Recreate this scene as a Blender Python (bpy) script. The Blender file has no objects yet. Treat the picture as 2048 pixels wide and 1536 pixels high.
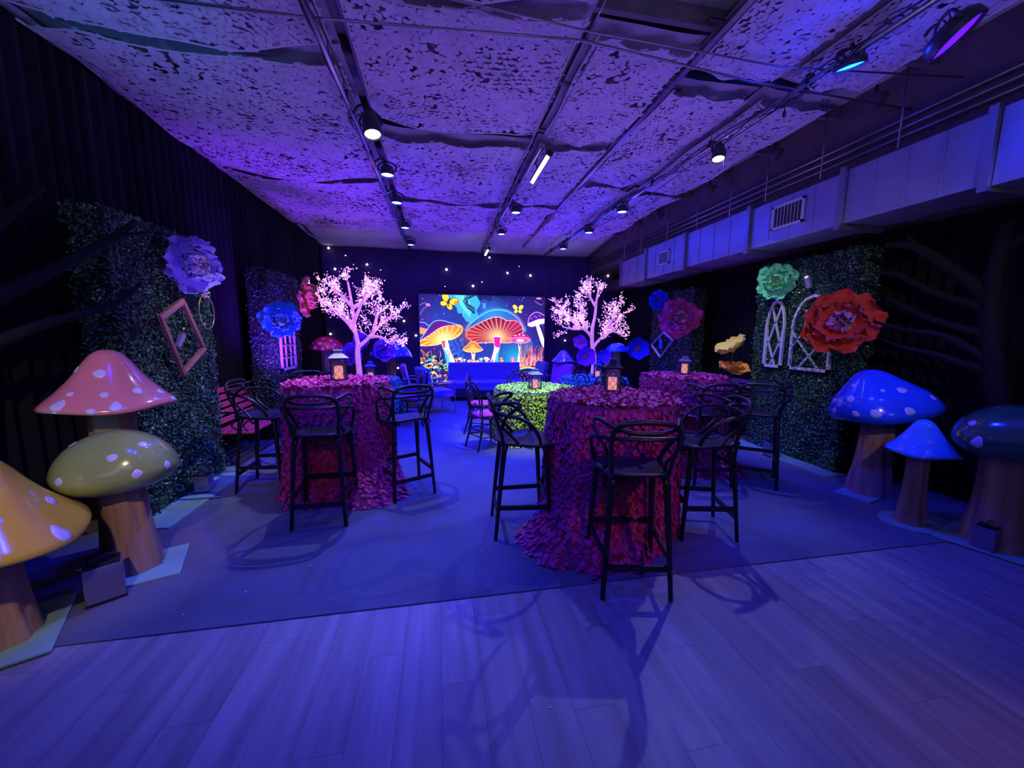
import bpy, bmesh, math, random
import numpy as np
from math import sin, cos, pi, radians, sqrt, atan2
from mathutils import Vector, Matrix, Euler
random.seed(7); RNG = np.random.default_rng(7)
sc = bpy.context.scene
COL = sc.collection
# ------------------------------------------------------------------ camera
cam_d = bpy.data.cameras.new('camera'); cam = bpy.data.objects.new('camera', cam_d); COL.objects.link(cam)
CAM_H = 1.59
yaw, pitch, roll = radians(10.6), radians(-7.5), radians(0.5)
fw = Vector((sin(yaw)*cos(pitch), cos(yaw)*cos(pitch), sin(pitch)))
rt = fw.cross(Vector((0, 0, 1))).normalized(); up = rt.cross(fw)
r2 = rt*cos(roll)+up*sin(roll); u2 = -rt*sin(roll)+up*cos(roll)
M = Matrix((r2, u2, -fw)).transposed().to_4x4(); M.translation = (0, 0, CAM_H)
cam.matrix_world = M
cam_d.sensor_fit = 'HORIZONTAL'; cam_d.sensor_width = 36; cam_d.lens = 36*760/2048; cam_d.clip_start = .05; cam_d.clip_end = 100
sc.camera = cam
# ------------------------------------------------------------------ world, view, lights
W = bpy.data.worlds.new('world'); sc.world = W; W.use_nodes = True
W.node_tree.nodes['Background'].inputs[0].default_value = (.10, .07, .5, 1); W.node_tree.nodes['Background'].inputs[1].default_value = .02
sc.view_settings.view_transform = 'Standard'; sc.view_settings.look = 'None'
sc.view_settings.exposure = 0.0; sc.view_settings.gamma = 1; sc.view_settings.use_curve_mapping = False

def spot(name, loc, target, power, color, size=60, blend=.6, radius=.05, parent=None):
    l = bpy.data.lights.new(name, 'SPOT'); l.energy = power; l.color = color; l.spot_size = radians(size); l.spot_blend = blend; l.shadow_soft_size = radius
    o = bpy.data.objects.new(name, l); COL.objects.link(o); o.location = loc
    o.rotation_euler = (Vector(target)-Vector(loc)).to_track_quat('-Z', 'Y').to_euler(); return o
def point(name, loc, power, color, radius=.05):
    l = bpy.data.lights.new(name, 'POINT'); l.energy = power; l.color = color; l.shadow_soft_size = radius
    o = bpy.data.objects.new(name, l); COL.objects.link(o); o.location = loc; return o
def area(name, loc, target, power, color, sx, sy):
    l = bpy.data.lights.new(name, 'AREA'); l.energy = power; l.color = color; l.shape = 'RECTANGLE'; l.size = sx; l.size_y = sy
    o = bpy.data.objects.new(name, l); COL.objects.link(o); o.location = loc
    o.rotation_euler = (Vector(target)-Vector(loc)).to_track_quat('-Z', 'Y').to_euler(); return o
BLUE = (.006, .016, 1); VIO = (.17, .022, 1); LAV = (.5, .48, 1); WARM = (1, .62, .34)
# the white stage lamps on the pipes
spot('white_spot_light', (-.60, 4.02, 3.38), (-.95, 3.6, 0), 190, (.34, .36, 1), 66, .5, .02)
spot('white_spot_light', (2.88, 3.75, 3.35), (1.6, 3.2, 0), 130, (.38, .38, 1), 70, .5, .02)
spot('white_spot_light', (1.16, 4.55, 3.4), (1.35, 5.6, .5), 420, (.8, .9, 1), 46, .8, .05)
spot('white_spot_light', (1.14, 4.50, 3.38), (1.1, 3.9, 0), 80, (.34, .38, 1), 100, .8, .02)
# blue wash lamps on the pipes
LAMPS = [(-.60, 5.05, 3.5), (-.60, 6.05, 3.5), (-.60, 7.4, 3.5), (-.60, 8.75, 3.5), (1.16, 6.0, 3.46), (1.14, 7.3, 3.46), (2.78, 5.75, 3.5), (2.74, 7.0, 3.5), (2.70, 8.4, 3.5), (2.88, 2.5, 3.5), (-.75, 1.9, 3.5)]
for i, (x, y, z) in enumerate(LAMPS):
    spot('blue_wash_light', (x, y, z-.14), (x+(.4 if x < 0 else 0), y-.2, 0), 460 if i < 9 else 150, BLUE, 110, .9, .08)
    point('blue_spill_light', (x, y, z-.12), 5 if x < 2 else 14, (.01, .03, 1), .06)
for (x, y, e) in [(.2, 2.9, 150), (2.1, 3.2, 60), (-1.4, 3.0, 120), (3.6, 2.9, 150)]:  # blue spots off the pipes, over the front of the room
    spot('blue_wash_light', (x, y-1.2, 3.45), (x, y+.3, 0), e, BLUE, 80, .9, .1)
spot('pink_back_light', (-.5, 5.3, 3.5), (-1.04, 4.2, 1.1), 200, (1, .32, .95), 24, .6, .05)
spot('pink_back_light', (2.75, 5.5, 3.5), (2.98, 4.3, 1.1), 80, (.9, .3, 1), 24, .6, .05)
spot('white_side_light', (2.90, 3.78, 3.3), (4.4, 4.7, 1.2), 70, (.75, .9, 1), 56, .7, .04)
spot('white_side_light', (-.62, 4.05, 3.3), (-2.4, 4.8, .7), 110, (.85, .85, 1), 58, .7, .04)
spot('rose_front_fill', (1.8, -.8, 3.0), (1.6, 2.9, .5), 75, (1, .28, .38), 32, .8, .1)  # added rose fill from the camera side for the table fronts
spot('rose_front_fill', (-.4, -.8, 3.0), (-1.0, 4.1, .5), 40, (1, .25, .42), 22, .8, .1)
spot('violet_back_fill', (.6, 6.2, 3.4), (3.2, 8.0, 1.1), 90, (.75, .08, 1), 34, .8, .05)  # added spots tinting the flowers at the back violet
spot('violet_back_fill', (.2, 6.2, 3.4), (-1.5, 8.4, 1.2), 90, (.75, .10, 1), 34, .8, .05)
spot('violet_back_fill', (.6, 6.6, 3.4), (2.6, 8.2, .8), 30, (.9, .10, .9), 20, .8, .05)
# violet spots added to wash the ceiling and walls, no fixtures at these places
for loc, tg, e in [((-2.1, 5.6, .9), (-2.0, 7.6, 3.9), 480), ((2.2, 8.8, 1.2), (2.4, 7.4, 3.9), 230), ((.6, 8.9, 1.2), (.6, 9.8, 3.9), 40), ((-1.6, 5.0, .3), (-1.6, 4.2, 3.7), 60),
                   ((4.0, 6.0, .3), (3.0, 6.0, 3.7), 70), ((.3, 7.5, .2), (.6, 6.6, 3.7), 80), ((.2, 5.0, .2), (.6, 3.6, 3.7), 60), ((2.3, 4.0, .2), (2.5, 3.0, 3.7), 50)]:
    spot('violet_ceiling_wash', loc, tg, e, VIO, 120, 1, .15)
# lavender fill and warm lamps of the hall behind the camera, plus added fills
for hx in (-1.6, .8, 3.2): spot('ceiling_fill', (hx, -.5, 2.0), (hx, 1.9, 3.8), 58, (.42, .32, 1), 130, .8, .3)
for hx in (-1.8, .8, 3.2): spot('ceiling_fill', (hx, 9.0, 2.9), (hx, 9.7, 3.98), 10, (.45, .45, .9), 150, 1, .2)  # added fill brightening the ceiling band at the back wall
for hx in (-1.7, .3, 2.0, 3.2): spot('lavender_ceiling_fill', (hx, 4.0, 1.3), (hx, 4.3, 3.8), 30, (.36, .22, 1), 150, 1, .3)  # upward lavender spots in mid-room, without fixtures
area('front_light', (0, -2.2, 3.4), (.4, 1.8, .2), 12, (.56, .52, 1), 3, 1)
spot('blue_floor_light', (-.1, .6, 3.5), (-.1, 1.3, 0), 60, (.02, .05, 1), 70, 1, .1)
spot('warm_front_light', (-.9, -.4, 3.3), (-2.3, 2.6, .75), 190, (1, .70, .42), 32, .6, .05)
spot('warm_front_light', (1.6, -.6, 3.3), (4.2, 3.6, 1.5), 110, (1, .78, .68), 36, .7, .05)
spot('warm_side_light', (2.6, .3, 1.9), (2.12, .66, 0), 16, (1, .35, .12), 44, 1, .1)
spot('cyan_front_light', (-2.4, .8, 2.2), (-2.05, 2.95, 3.8), 170, (.02, .28, 1), 42, 1, .1)
spot('cyan_side_light', (-2.86, 2.2, .8), (-2.3, 3.0, 1.0), 9, (.02, .45, 1), 60, .8, .05)
spot('poppy_fill', (2.92, 3.78, 3.3), (4.33, 5.03, 1.25), 55, (1, .9, .7), 16, .5, .03)  # added beam from the right spotlight to brighten the yellow poppy
# ------------------------------------------------------------------ materials
MATS = {}
def mat(name, color, rough=.6, metal=0, emit=None, es=0, noise=0, nscale=20, bump=0, bscale=60, spec=.5, sheen=0, coat=0, trans=0, alpha=1, objrand=0, stretch=None, coord='Object'):
    if name in MATS: return MATS[name]
    m = bpy.data.materials.new(name); m.use_nodes = True; nt = m.node_tree; b = nt.nodes['Principled BSDF']
    b.inputs['Base Color'].default_value = (*color, 1); b.inputs['Roughness'].default_value = rough; b.inputs['Metallic'].default_value = metal
    b.inputs['Specular IOR Level'].default_value = spec; b.inputs['Sheen Weight'].default_value = sheen; b.inputs['Coat Weight'].default_value = coat; b.inputs['Coat Roughness'].default_value = .08
    b.inputs['Transmission Weight'].default_value = trans; b.inputs['Alpha'].default_value = alpha
    if emit: b.inputs['Emission Color'].default_value = (*emit, 1); b.inputs['Emission Strength'].default_value = es
    def tex(scale, det=4):
        tc = nt.nodes.new('ShaderNodeTexCoord'); mp = nt.nodes.new('ShaderNodeMapping'); n = nt.nodes.new('ShaderNodeTexNoise')
        nt.links.new(tc.outputs[coord], mp.inputs[0]); nt.links.new(mp.outputs[0], n.inputs['Vector'])
        if stretch: mp.inputs['Scale'].default_value = stretch
        n.inputs['Scale'].default_value = scale; n.inputs['Detail'].default_value = det; return n
    if noise or objrand:
        mx = nt.nodes.new('ShaderNodeMix'); mx.data_type = 'RGBA'; mx.blend_type = 'MULTIPLY'; mx.inputs[0].default_value = 1
        mx.inputs[6].default_value = (*color, 1)
        ramp = nt.nodes.new('ShaderNodeMapRange'); ramp.inputs[1].default_value = .3; ramp.inputs[2].default_value = .7; ramp.inputs[3].default_value = 1-noise; ramp.inputs[4].default_value = 1+noise*.5
        n = tex(nscale); nt.links.new(n.outputs[0], ramp.inputs[0])
        src = ramp.outputs[0]
        if objrand:
            oi = nt.nodes.new('ShaderNodeObjectInfo'); mr = nt.nodes.new('ShaderNodeMapRange'); mr.inputs[3].default_value = 1-objrand; mr.inputs[4].default_value = 1+objrand*.4
            nt.links.new(oi.outputs['Random'], mr.inputs[0]); mm = nt.nodes.new('ShaderNodeMath'); mm.operation = 'MULTIPLY'
            nt.links.new(src, mm.inputs[0]); nt.links.new(mr.outputs[0], mm.inputs[1]); src = mm.outputs[0]
        nt.links.new(src, mx.inputs[7]); nt.links.new(mx.outputs[2], b.inputs['Base Color'])
    if bump:
        n = tex(bscale, 6); bp = nt.nodes.new('ShaderNodeBump'); bp.inputs['Strength'].default_value = bump; bp.inputs['Distance'].default_value = .01
        nt.links.new(n.outputs[0], bp.inputs['Height']); nt.links.new(bp.outputs[0], b.inputs['Normal'])
    MATS[name] = m; return m
# ------------------------------------------------------------------ object helpers
def tag(o, label=None, cat=None, group=None, kind=None):
    if label: o['label'] = label
    if cat: o['category'] = cat
    if group: o['group'] = group
    if kind: o['kind'] = kind
    return o
def thing(name, label, cat, loc=(0, 0, 0), rz=0, group=None):
    o = bpy.data.objects.new(name, None); COL.objects.link(o); o.location = loc; o.rotation_euler = (0, 0, rz); o.empty_display_size = .1
    return tag(o, label, cat, group)
def link(name, me, parent=None, label=None, kind=None):
    o = bpy.data.objects.new(name, me); COL.objects.link(o)
    if parent is not None: o.parent = parent
    if label: o['label'] = label
    if kind: o['kind'] = kind
    return o
def npmesh(name, V, Fa, material=None, smooth=False):
    V = np.asarray(V, float).reshape(-1, 3); Fa = np.asarray(Fa, int)
    me = bpy.data.meshes.new(name); me.vertices.add(len(V)); me.vertices.foreach_set('co', V.ravel())
    k = Fa.shape[1]; me.loops.add(Fa.size); me.loops.foreach_set('vertex_index', Fa.ravel().astype(np.int32))
    me.polygons.add(len(Fa)); me.polygons.foreach_set('loop_start', np.arange(0, Fa.size, k, dtype=np.int32))
    me.update(calc_edges=True)
    if smooth: me.polygons.foreach_set('use_smooth', np.ones(len(Fa), bool))
    for m in (material if isinstance(material, (list, tuple)) else [material]):
        if m: me.materials.append(m)
    me.validate(); return me
class MB:
    def __init__(s): s.v = []; s.f = []; s.sm = []; s.mi = []; s.cur = 0
    def add(s, vs, fs, smooth=False, mi=None):
        b = len(s.v); s.v += [tuple(p) for p in vs]
        for f in fs: s.f.append([i+b for i in f]); s.sm.append(smooth); s.mi.append(s.cur if mi is None else mi)
        return s
    def box(s, c, d, rot=None):
        x, y, z = d[0]/2, d[1]/2, d[2]/2
        vs = [Vector((a*x, b*y, e*z)) for e in (-1, 1) for b in (-1, 1) for a in (-1, 1)]
        if rot is not None:
            R = rot if isinstance(rot, Matrix) else Euler(rot).to_matrix(); vs = [R @ v for v in vs]
        vs = [v+Vector(c) for v in vs]
        return s.add(vs, [(0, 2, 3, 1), (4, 5, 7, 6), (0, 1, 5, 4), (2, 6, 7, 3), (0, 4, 6, 2), (1, 3, 7, 5)])
    def bar(s, a, b, w, h=None, upv=(0, 0, 1)):
        a, b = Vector(a), Vector(b); d = b-a; L = d.length; d.normalize(); u = Vector(upv)
        if abs(d.dot(u)) > .98: u = Vector((1, 0, 0))
        x = d.cross(u).normalized(); z = x.cross(d); R = Matrix((x, d, z)).transposed()
        return s.box((a+b)/2, (w, L, h or w), R)
    def tube(s, pts, r, n=8, closed=False, cap=True, smooth=True, flat=1):
        P = [Vector(p) for p in pts]; N = len(P); rr = r if isinstance(r, (list, tuple)) else [r]*N
        T = []
        for i in range(N):
            a = P[(i-1) % N] if (closed or i > 0) else P[i]; b = P[(i+1) % N] if (closed or i < N-1) else P[i]
            t = (b-a); T.append(t.normalized() if t.length > 1e-9 else Vector((0, 0, 1)))
        u = T[0].orthogonal().normalized() if abs(T[0].z) > .95 else T[0].cross(Vector((0, 0, 1))).normalized()
        vs = []
        for i in range(N):
            u = (u-T[i]*u.dot(T[i])); u = u.normalized() if u.length > 1e-6 else T[i].orthogonal().normalized(); w = T[i].cross(u)
            for k in range(n):
                a = 2*pi*k/n; vs.append(P[i]+u*(cos(a)*rr[i])+w*(sin(a)*rr[i]*flat))
        fs = []
        for i in range(N if closed else N-1):
            for k in range(n):
                j = (i+1) % N; fs.append((i*n+k, i*n+(k+1) % n, j*n+(k+1) % n, j*n+k))
        if cap and not closed: fs.append(tuple(range(n))[::-1]); fs.append(tuple((N-1)*n+k for k in range(n)))
        return s.add(vs, fs, smooth)
    def lathe(s, prof, n=24, c=(0, 0, 0), smooth=True, R=None):
        vs = []; fs = []
        for r, z in prof:
            for k in range(n):
                a = 2*pi*k/n; v = Vector((r*cos(a), r*sin(a), z)); vs.append((R @ v if R else v)+Vector(c))
        for i in range(len(prof)-1):
            for k in range(n): fs.append((i*n+k, i*n+(k+1) % n, (i+1)*n+(k+1) % n, (i+1)*n+k))
        if prof[0][0] > 1e-4: fs.append(tuple(range(n))[::-1])
        if prof[-1][0] > 1e-4: fs.append(tuple((len(prof)-1)*n+k for k in range(n)))
        return s.add(vs, fs, smooth)
    def sphere(s, c, r, n=10, m=6, sc_=(1, 1, 1)):
        return s.lathe([(r*sin(pi*i/m)*sc_[0], -r*cos(pi*i/m)*sc_[2]) for i in range(m+1)], n, c)
    def grid(s, fn, nu, nv, smooth=True, closeu=False):
        vs = [fn(i/(nu if closeu else nu-1), j/(nv-1)) for j in range(nv) for i in range(nu)]; fs = []
        for j in range(nv-1):
            for i in range(nu if closeu else nu-1): fs.append((j*nu+i, j*nu+(i+1) % nu, (j+1)*nu+(i+1) % nu, (j+1)*nu+i))
        return s.add(vs, fs, smooth)
    def mesh(s, name, material=None):
        me = bpy.data.meshes.new(name); me.from_pydata(s.v, [], s.f)
        me.polygons.foreach_set('use_smooth', s.sm); me.polygons.foreach_set('material_index', s.mi)
        for m in (material if isinstance(material, (list, tuple)) else [material]):
            if m: me.materials.append(m)
        me.validate(); me.update(); return me
    def build(s, name, material=None, parent=None, label=None, kind=None, bevel=0):
        o = link(name, s.mesh(name, material), parent, label, kind)
        if bevel:
            b = o.modifiers.new('b', 'BEVEL'); b.width = bevel; b.segments = 2; b.limit_method = 'ANGLE'
        return o
def crom(pts, n=6, closed=False):
    P = [Vector(p) for p in pts]; N = len(P); out = []
    for i in range(N if closed else N-1):
        p0 = P[(i-1) % N] if (closed or i > 0) else P[i]*2-P[i+1]; p1 = P[i]; p2 = P[(i+1) % N]; p3 = P[(i+2) % N] if (closed or i < N-2) else P[i+1]*2-P[i]
        for k in range(n):
            t = k/n; out.append(.5*((2*p1)+(p2-p0)*t+(2*p0-5*p1+4*p2-p3)*t*t+(3*p1-p0-3*p2+p3)*t**3))
    if not closed: out.append(P[-1])
    return out
def copy_tree(o, parent=None):
    c = o.copy(); COL.objects.link(c); c.parent = parent
    for ch in list(KIDS.get(o.name, [])): copy_tree(ch, c)
    return c
KIDS = {}
def index_kids():
    KIDS.clear()
    for o in COL.objects:
        if o.parent: KIDS.setdefault(o.parent.name, []).append(o)
def scatter(tv, tf, O, X, Y, Z, sx, sy, sz):
    """numpy placement of a template: O origins, X/Y/Z axes, sizes -> one vertex and face array"""
    tv = np.asarray(tv, float); tf = np.asarray(tf, int); n = len(O)
    V = O[:, None, :]+X[:, None, :]*(tv[None, :, 0:1]*sx[:, None, None])+Y[:, None, :]*(tv[None, :, 1:2]*sy[:, None, None])+Z[:, None, :]*(tv[None, :, 2:3]*sz[:, None, None])
    Fa = tf[None]+(np.arange(n)*len(tv))[:, None, None]
    return V.reshape(-1, 3), Fa.reshape(-1, tf.shape[1])
def nrm(a): return a/np.maximum(np.linalg.norm(a, axis=-1, keepdims=True), 1e-9)
# ------------------------------------------------------------------ structure
XL, XR, YB, ZC = -2.98, 5.12, 10.5, 3.98
m_black = mat('black_plaster', (.006, .006, .009), .9)
def struct(name, c, d, m):
    return MB().box(c, d).build(name, m, kind='structure')
struct('wall_left', (XL-.06, 4.2, 2), (.12, 13.0, 4.1), m_black)
struct('wall_right', (XR+.06, 4.2, 2), (.12, 13.0, 4.1), m_black)
struct('wall_back', ((XL+XR)/2, YB+.06, 2), (XR-XL+.24, .12, 4.1), m_black)
m_ceil = mat('ceiling_board', (.42, .40, .38), .9, noise=.25, nscale=1.5, bump=.2, bscale=30)
struct('ceiling', ((XL+XR)/2, 4.2, ZC+.05), (XR-XL+.24, 13.0, .1), m_ceil)
# wood floor in front: planks laid along the room
m_sub = mat('subfloor', (.03, .03, .035), .9)
fl = struct('floor', ((XL+XR)/2, 4.2, -.056), (XR-XL+.24, 13.0, .1), m_sub)
m_plank = mat('wood_plank', (.30, .275, .28), .45, noise=.30, nscale=2.2, objrand=.12, bump=.10, bscale=5, stretch=(7, .55, 1), spec=.4, coord='Object')
_nt = m_plank.node_tree
for _mp in [n for n in _nt.nodes if n.type == 'MAPPING']:
    _oi = _nt.nodes.new('ShaderNodeObjectInfo'); _vm = _nt.nodes.new('ShaderNodeVectorMath'); _vm.operation = 'SCALE'; _vm.inputs[3].default_value = 1
    _cb = _nt.nodes.new('ShaderNodeCombineXYZ'); _ml = _nt.nodes.new('ShaderNodeMath'); _ml.operation = 'MULTIPLY'; _ml.inputs[1].default_value = 37
    _nt.links.new(_oi.outputs['Random'], _ml.inputs[0])
    for k in range(3): _nt.links.new(_ml.outputs[0], _cb.inputs[k])
    _nt.links.new(_cb.outputs[0], _mp.inputs['Location'])
pw, pl = .185, 1.24
def plank_mesh(w, l):
    m = MB(); m.box((0, 0, 0), (w-.0012, l-.0012, .006)); return m.mesh('plank', m_plank)
pm = plank_mesh(pw, pl); fi = 0; ix = 0
x = XL
while x < XR:
    off = [0, .43, .86, .2, .65, 1.05][ix % 6]; y = 2.16
    first = True
    while y > -.35:
        l = pl-off if first and off > 0 else pl; first = False
        if l < .15: l = pl
        l = min(l, pl); me = pm if abs(l-pl) < 1e-6 else plank_mesh(pw, l)
        o = link('plank', me, fl); o.location = (x+pw/2, y-l/2, -.003); y -= l
    x += pw; ix += 1
# grey carpet over the back of the room
m_carpet = mat('grey_carpet', (.105, .118, .165), .9, noise=.2, nscale=2.5, bump=.25, bscale=400, sheen=.15, spec=.3)
m = MB(); m.box(((XL+XR)/2, (2.12+10.45)/2, .004), (XR-XL-.02, 10.45-2.12, .008))
tag(m.build('carpet', m_carpet, bevel=.003), 'large plain grey carpet covering the floor under the tables and chairs', 'carpet')
# scraps on the floor
m_scrap = mat('paper_scrap', (.8, .8, .85), .6)
for i, (x, y) in enumerate([(-1.45, 2.25), (.37, 1.42), (.44, 1.38), (.27, 2.6), (3.35, 1.62), (2.75, 2.75), (-.9, 2.62), (3.62, 3.6), (-1.2, 2.4), (2.75, 3.2)]):
    mb = MB(); mb.add([(-.006, -.004, 0), (.007, -.003, .002), (.005, .006, .003), (-.005, .004, .001), (0, 0, .006)], [(0, 1, 4), (1, 2, 4), (2, 3, 4), (3, 0, 4), (3, 2, 1, 0)])
    o = mb.build('paper_scrap', m_scrap); o.location = (x, y, .0085 if y > 2.12 else .0005); o.rotation_euler[2] = i*1.3
    tag(o, ['tiny white scrap on the wood floor', 'tiny white scrap lying on the carpet'][y > 2.12], 'scrap', 'white scraps on the '+['wood floor', 'carpet'][y > 2.12])

# ------------------------------------------------------------------ drapes
m_drape = mat('black_velvet', (.0014, .0011, .006), .95, sheen=.02, noise=.3, nscale=3)
def drape(name, label, group, p0, p1, z0, z1, seed, m=m_drape, amp=.045, pitch_=.13):
    rg = random.Random(seed); p0, p1 = Vector(p0), Vector(p1); L = (p1-p0).length; d = (p1-p0).normalized(); nn = Vector((-d.y, d.x, 0))
    nf = max(3, int(L/pitch_)); nu = nf*8+1; ph = [rg.uniform(-.8, .8) for _ in range(nf+2)]; am = [rg.uniform(.4, 1.1) for _ in range(nf+2)]
    def fn(u, v):
        s = u*nf; k = int(s); a = am[k]*(1-(s-k))+am[k+1]*(s-k); q = ph[k]*(1-(s-k))+ph[k+1]*(s-k)
        w = sin(2*pi*s+q*.8*(1-v))*amp*a*(.65+.35*(1-v))
        p = p0+d*(u*L)+nn*w; return (p.x, p.y, z0+(z1-z0)*v)
    mb = MB(); mb.grid(fn, nu, 7)
    o = mb.build(name, m); s = o.modifiers.new('s', 'SOLIDIFY'); s.thickness = .004
    return tag(o, label, 'drape', group)
ys = np.linspace(-1.0, 10.2, 8)
for i in range(7):
    drape('black_drape', 'pleated black drape hanging along the left wall up to the ceiling', 'black drapes on the left wall', (-2.88, ys[i], 0), (-2.88, ys[i+1], 0), .012, 3.74, 10+i)
    drape('black_drape', 'pleated black drape hanging along the right wall under the duct', 'black drapes on the right wall', (5.0, ys[i+1], 0), (5.0, ys[i], 0), .012, 2.76, 30+i)
m_star = mat('starlight_cloth', (.028, .010, .10), .8, sheen=.1, noise=.2, nscale=2)
xs = np.linspace(-2.85, 4.95, 5)
for i in range(4):
    drape('starlight_drape', 'flat dark starlight drape covering the back wall around the screen', 'starlight drapes on the back wall', (xs[i+1], 10.36, 0), (xs[i], 10.36, 0), .012, 3.70, 50+i, m_star, .012, .3)
m_bulb = mat('star_bulb', (1, .9, .8), .4, emit=(1, .80, .72), es=6)
m_socket = mat('bulb_socket', (.01, .01, .01), .5)
fwv, r2v, u2v = np.array(fw), np.array(r2), np.array(u2)
def ray_to_y(px, py, Y):
    d = fwv+r2v*(px-1024)/760+u2v*(768-py)/760; t = Y/d[1]; return Vector((d[0]*t, Y, CAM_H+d[2]*t))
stars = [(657, 496, 1), (691, 511, .5), (670, 538, 1), (734, 529, 1), (761, 540, .4), (893, 539, 1.1), (979, 515, .9), (1015, 546, 1), (1061, 551, 1.1), (946, 572, 1.1), (964, 564, .5), (890, 573, .4),
         (1038, 533, .4), (1216, 552, 1), (1223, 583, .9), (808, 642, 1), (832, 671, 1), (661, 668, 1), (693, 692, .8), (796, 736, .9), (1130, 681, .9), (1164, 681, .9), (1198, 683, .5), (761, 565, .6)]
bm0 = MB(); bm0.sphere((0, 0, 0), .026, 10, 6); bme = bm0.mesh('bulb', m_bulb); sm0 = MB().lathe([(.012, 0), (.016, .01), (.014, .03)], 8); sme = sm0.mesh('socket', m_socket)
for i, (a, b, s) in enumerate(stars):
    p = ray_to_y(a, b, 10.30); t = thing('star_light', 'small glowing star bulb on the dark back drape', 'light bulb', p, 0, 'star bulbs on the back drape')
    o = link('bulb', bme, t); o.scale = (s,)*3; o = link('socket', sme, t); o.rotation_euler = (-pi/2, 0, 0); o.location = (0, .01, 0)

# ------------------------------------------------------------------ ceiling nets
m_net = mat('white_net', (.52, .47, .50), .8, noise=.14, nscale=5, sheen=.1)
m_hem = mat('net_hem', (.55, .5, .5), .8)
m_film = mat('scrim_cloth', (.36, .33, .35), .85, noise=.3, nscale=2)
def net(name, label, x0, x1, y0, y1, z, sag=.10, seed=0, cell=.044, missing=.012, top=0, dent=.05, ex=.07):
    rg = np.random.default_rng(seed); root = thing(name, label, 'net', ((x0+x1)/2, (y0+y1)/2, z), 0, None)
    lx, ly = x1-x0, y1-y0
    if y0 == .3 and x0 < 0 and x0 > -1: ex = -.1
    def H(x, y):
        u = (x+lx/2)/lx; v = (y+ly/2)/ly
        return -sag*(4*u*(1-u))*(.55+.45*np.cos(v*2*pi*1)**2)-dent*(np.sin(v*pi*3+seed)*np.sin(u*pi*2+seed))*.5-.012*np.sin(x*9+seed)*np.cos(y*7)
    def E0(u): return .09*abs(sin(u*pi*2+seed))*(1)     # scalloped front and back edges
    nx, ny = int(lx/cell), int(ly/cell)
    gx, gy = np.meshgrid(np.linspace(-lx/2+cell/2, lx/2-cell/2, nx), np.linspace(-ly/2+cell/2, ly/2-cell/2, ny)); gx = gx.copy(); gx += (np.arange(ny) % 2)[:, None]*cell*.5
    gx = gx.ravel(); gy = gy.ravel(); uu = (gx+lx/2)/lx
    sc0 = .07*np.abs(np.sin(uu*pi*2+seed)); keep = (gy > -ly/2+sc0) & (gy < ly/2-.05*np.abs(np.sin(uu*pi*2+seed+1)))
    # patches where the net is stretched open
    f = np.sin(gx*3.1+seed)*np.sin(gy*2.3+seed*2)+.5*np.sin(gx*7.7-seed)*np.sin(gy*6.1+seed)
    pm_ = missing+.38*np.clip(f-.62, 0, 1)
    keep &= rg.random(len(gx)) > pm_
    gx, gy = gx[keep], gy[keep]; n = len(gx)
    O = np.stack([gx+rg.normal(0, .004, n), gy+rg.normal(0, .004, n), H(gx, gy)+rg.normal(0, .003, n)], 1)
    a = rg.normal(0, .35, n); tx = rg.normal(0, .11, n); ty = rg.normal(0, .15, n)
    X = nrm(np.stack([np.cos(a), np.sin(a), tx], 1)); Y = nrm(np.stack([-np.sin(a), np.cos(a), ty], 1)); Z = np.cross(X, Y)
    k = .5
    tv = [(-k, -k, .0), (0, -k*1.15, -.08), (k, -k, .0), (-k, k, 0), (0, k*.85, -.16), (k, k, 0)]; tf = [(0, 1, 4, 3), (1, 2, 5, 4)]
    s = cell*rg.uniform(1.0, 1.32, n)
    V, Fa = scatter(tv, tf, O, X, Y, Z, s, s, s)
    link('net_flaps', npmesh('net_flaps', V, Fa, m_net), root, kind='stuff')
    mb = MB()
    for sgn in (-1, 1):
        pts = []
        for i in range(25):
            u = i/24; x = -lx/2+u*lx; e = .07*abs(sin(u*pi*2+seed)) if sgn < 0 else .05*abs(sin(u*pi*2+seed+1)); y = sgn*(ly/2-e)
            pts.append((x, y, float(H(np.array(x), np.array(y)))-.004))
        MBh = MB(); MBh.tube(pts, .011, 6, flat=.4); MBh.build('hem', m_hem, root)
    for sgn in (-1, 1):
        pts = [(sgn*lx/2, -ly/2+ly*i/16, float(H(np.array(sgn*lx/2), np.array(-ly/2+ly*i/16)))-.002) for i in range(17)]
        MB().tube(pts, .009, 6).build('hem', m_hem, root)
    # thin cloth lying on the net
    mb = MB(); mb.grid(lambda u, v: (-(lx/2+.05)+u*(lx+.1), -ly/2-ex+v*(ly+2*ex), float(H(np.array(-lx/2+u*lx), np.array(-ly/2+v*ly)))*.6+.065+.01*seed%3*.01), 20, 20)
    mb.build('scrim', m_film, root)
    return root
rowsL = [(.3, 3.42, 3.74), (3.50, 5.92, 3.74), (5.98, 8.5, 3.74)]
for i, (a, b, z) in enumerate(rowsL): net('ceiling_net', ['white camouflage net on the ceiling at the upper left corner of the photo', 'white camouflage net on the left of the ceiling beside the big white spotlight', 'violet lit camouflage net at the far left of the ceiling'][i], -2.84, -.78, a, b, z, .09, i+1)
rowsC = [(.3, 2.72, 3.78), (2.80, 4.42, 3.78), (4.66, 6.60, 3.77), (6.70, 8.62, 3.76)]
nm = ['front', 'second', 'third', 'farthest']
for i, (a, b, z) in enumerate(rowsC): net('ceiling_net', nm[i]+' camouflage net between the left and middle pipes', -.62, 1.04, a, b, z, .07, i+5, missing=.03)
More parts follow.
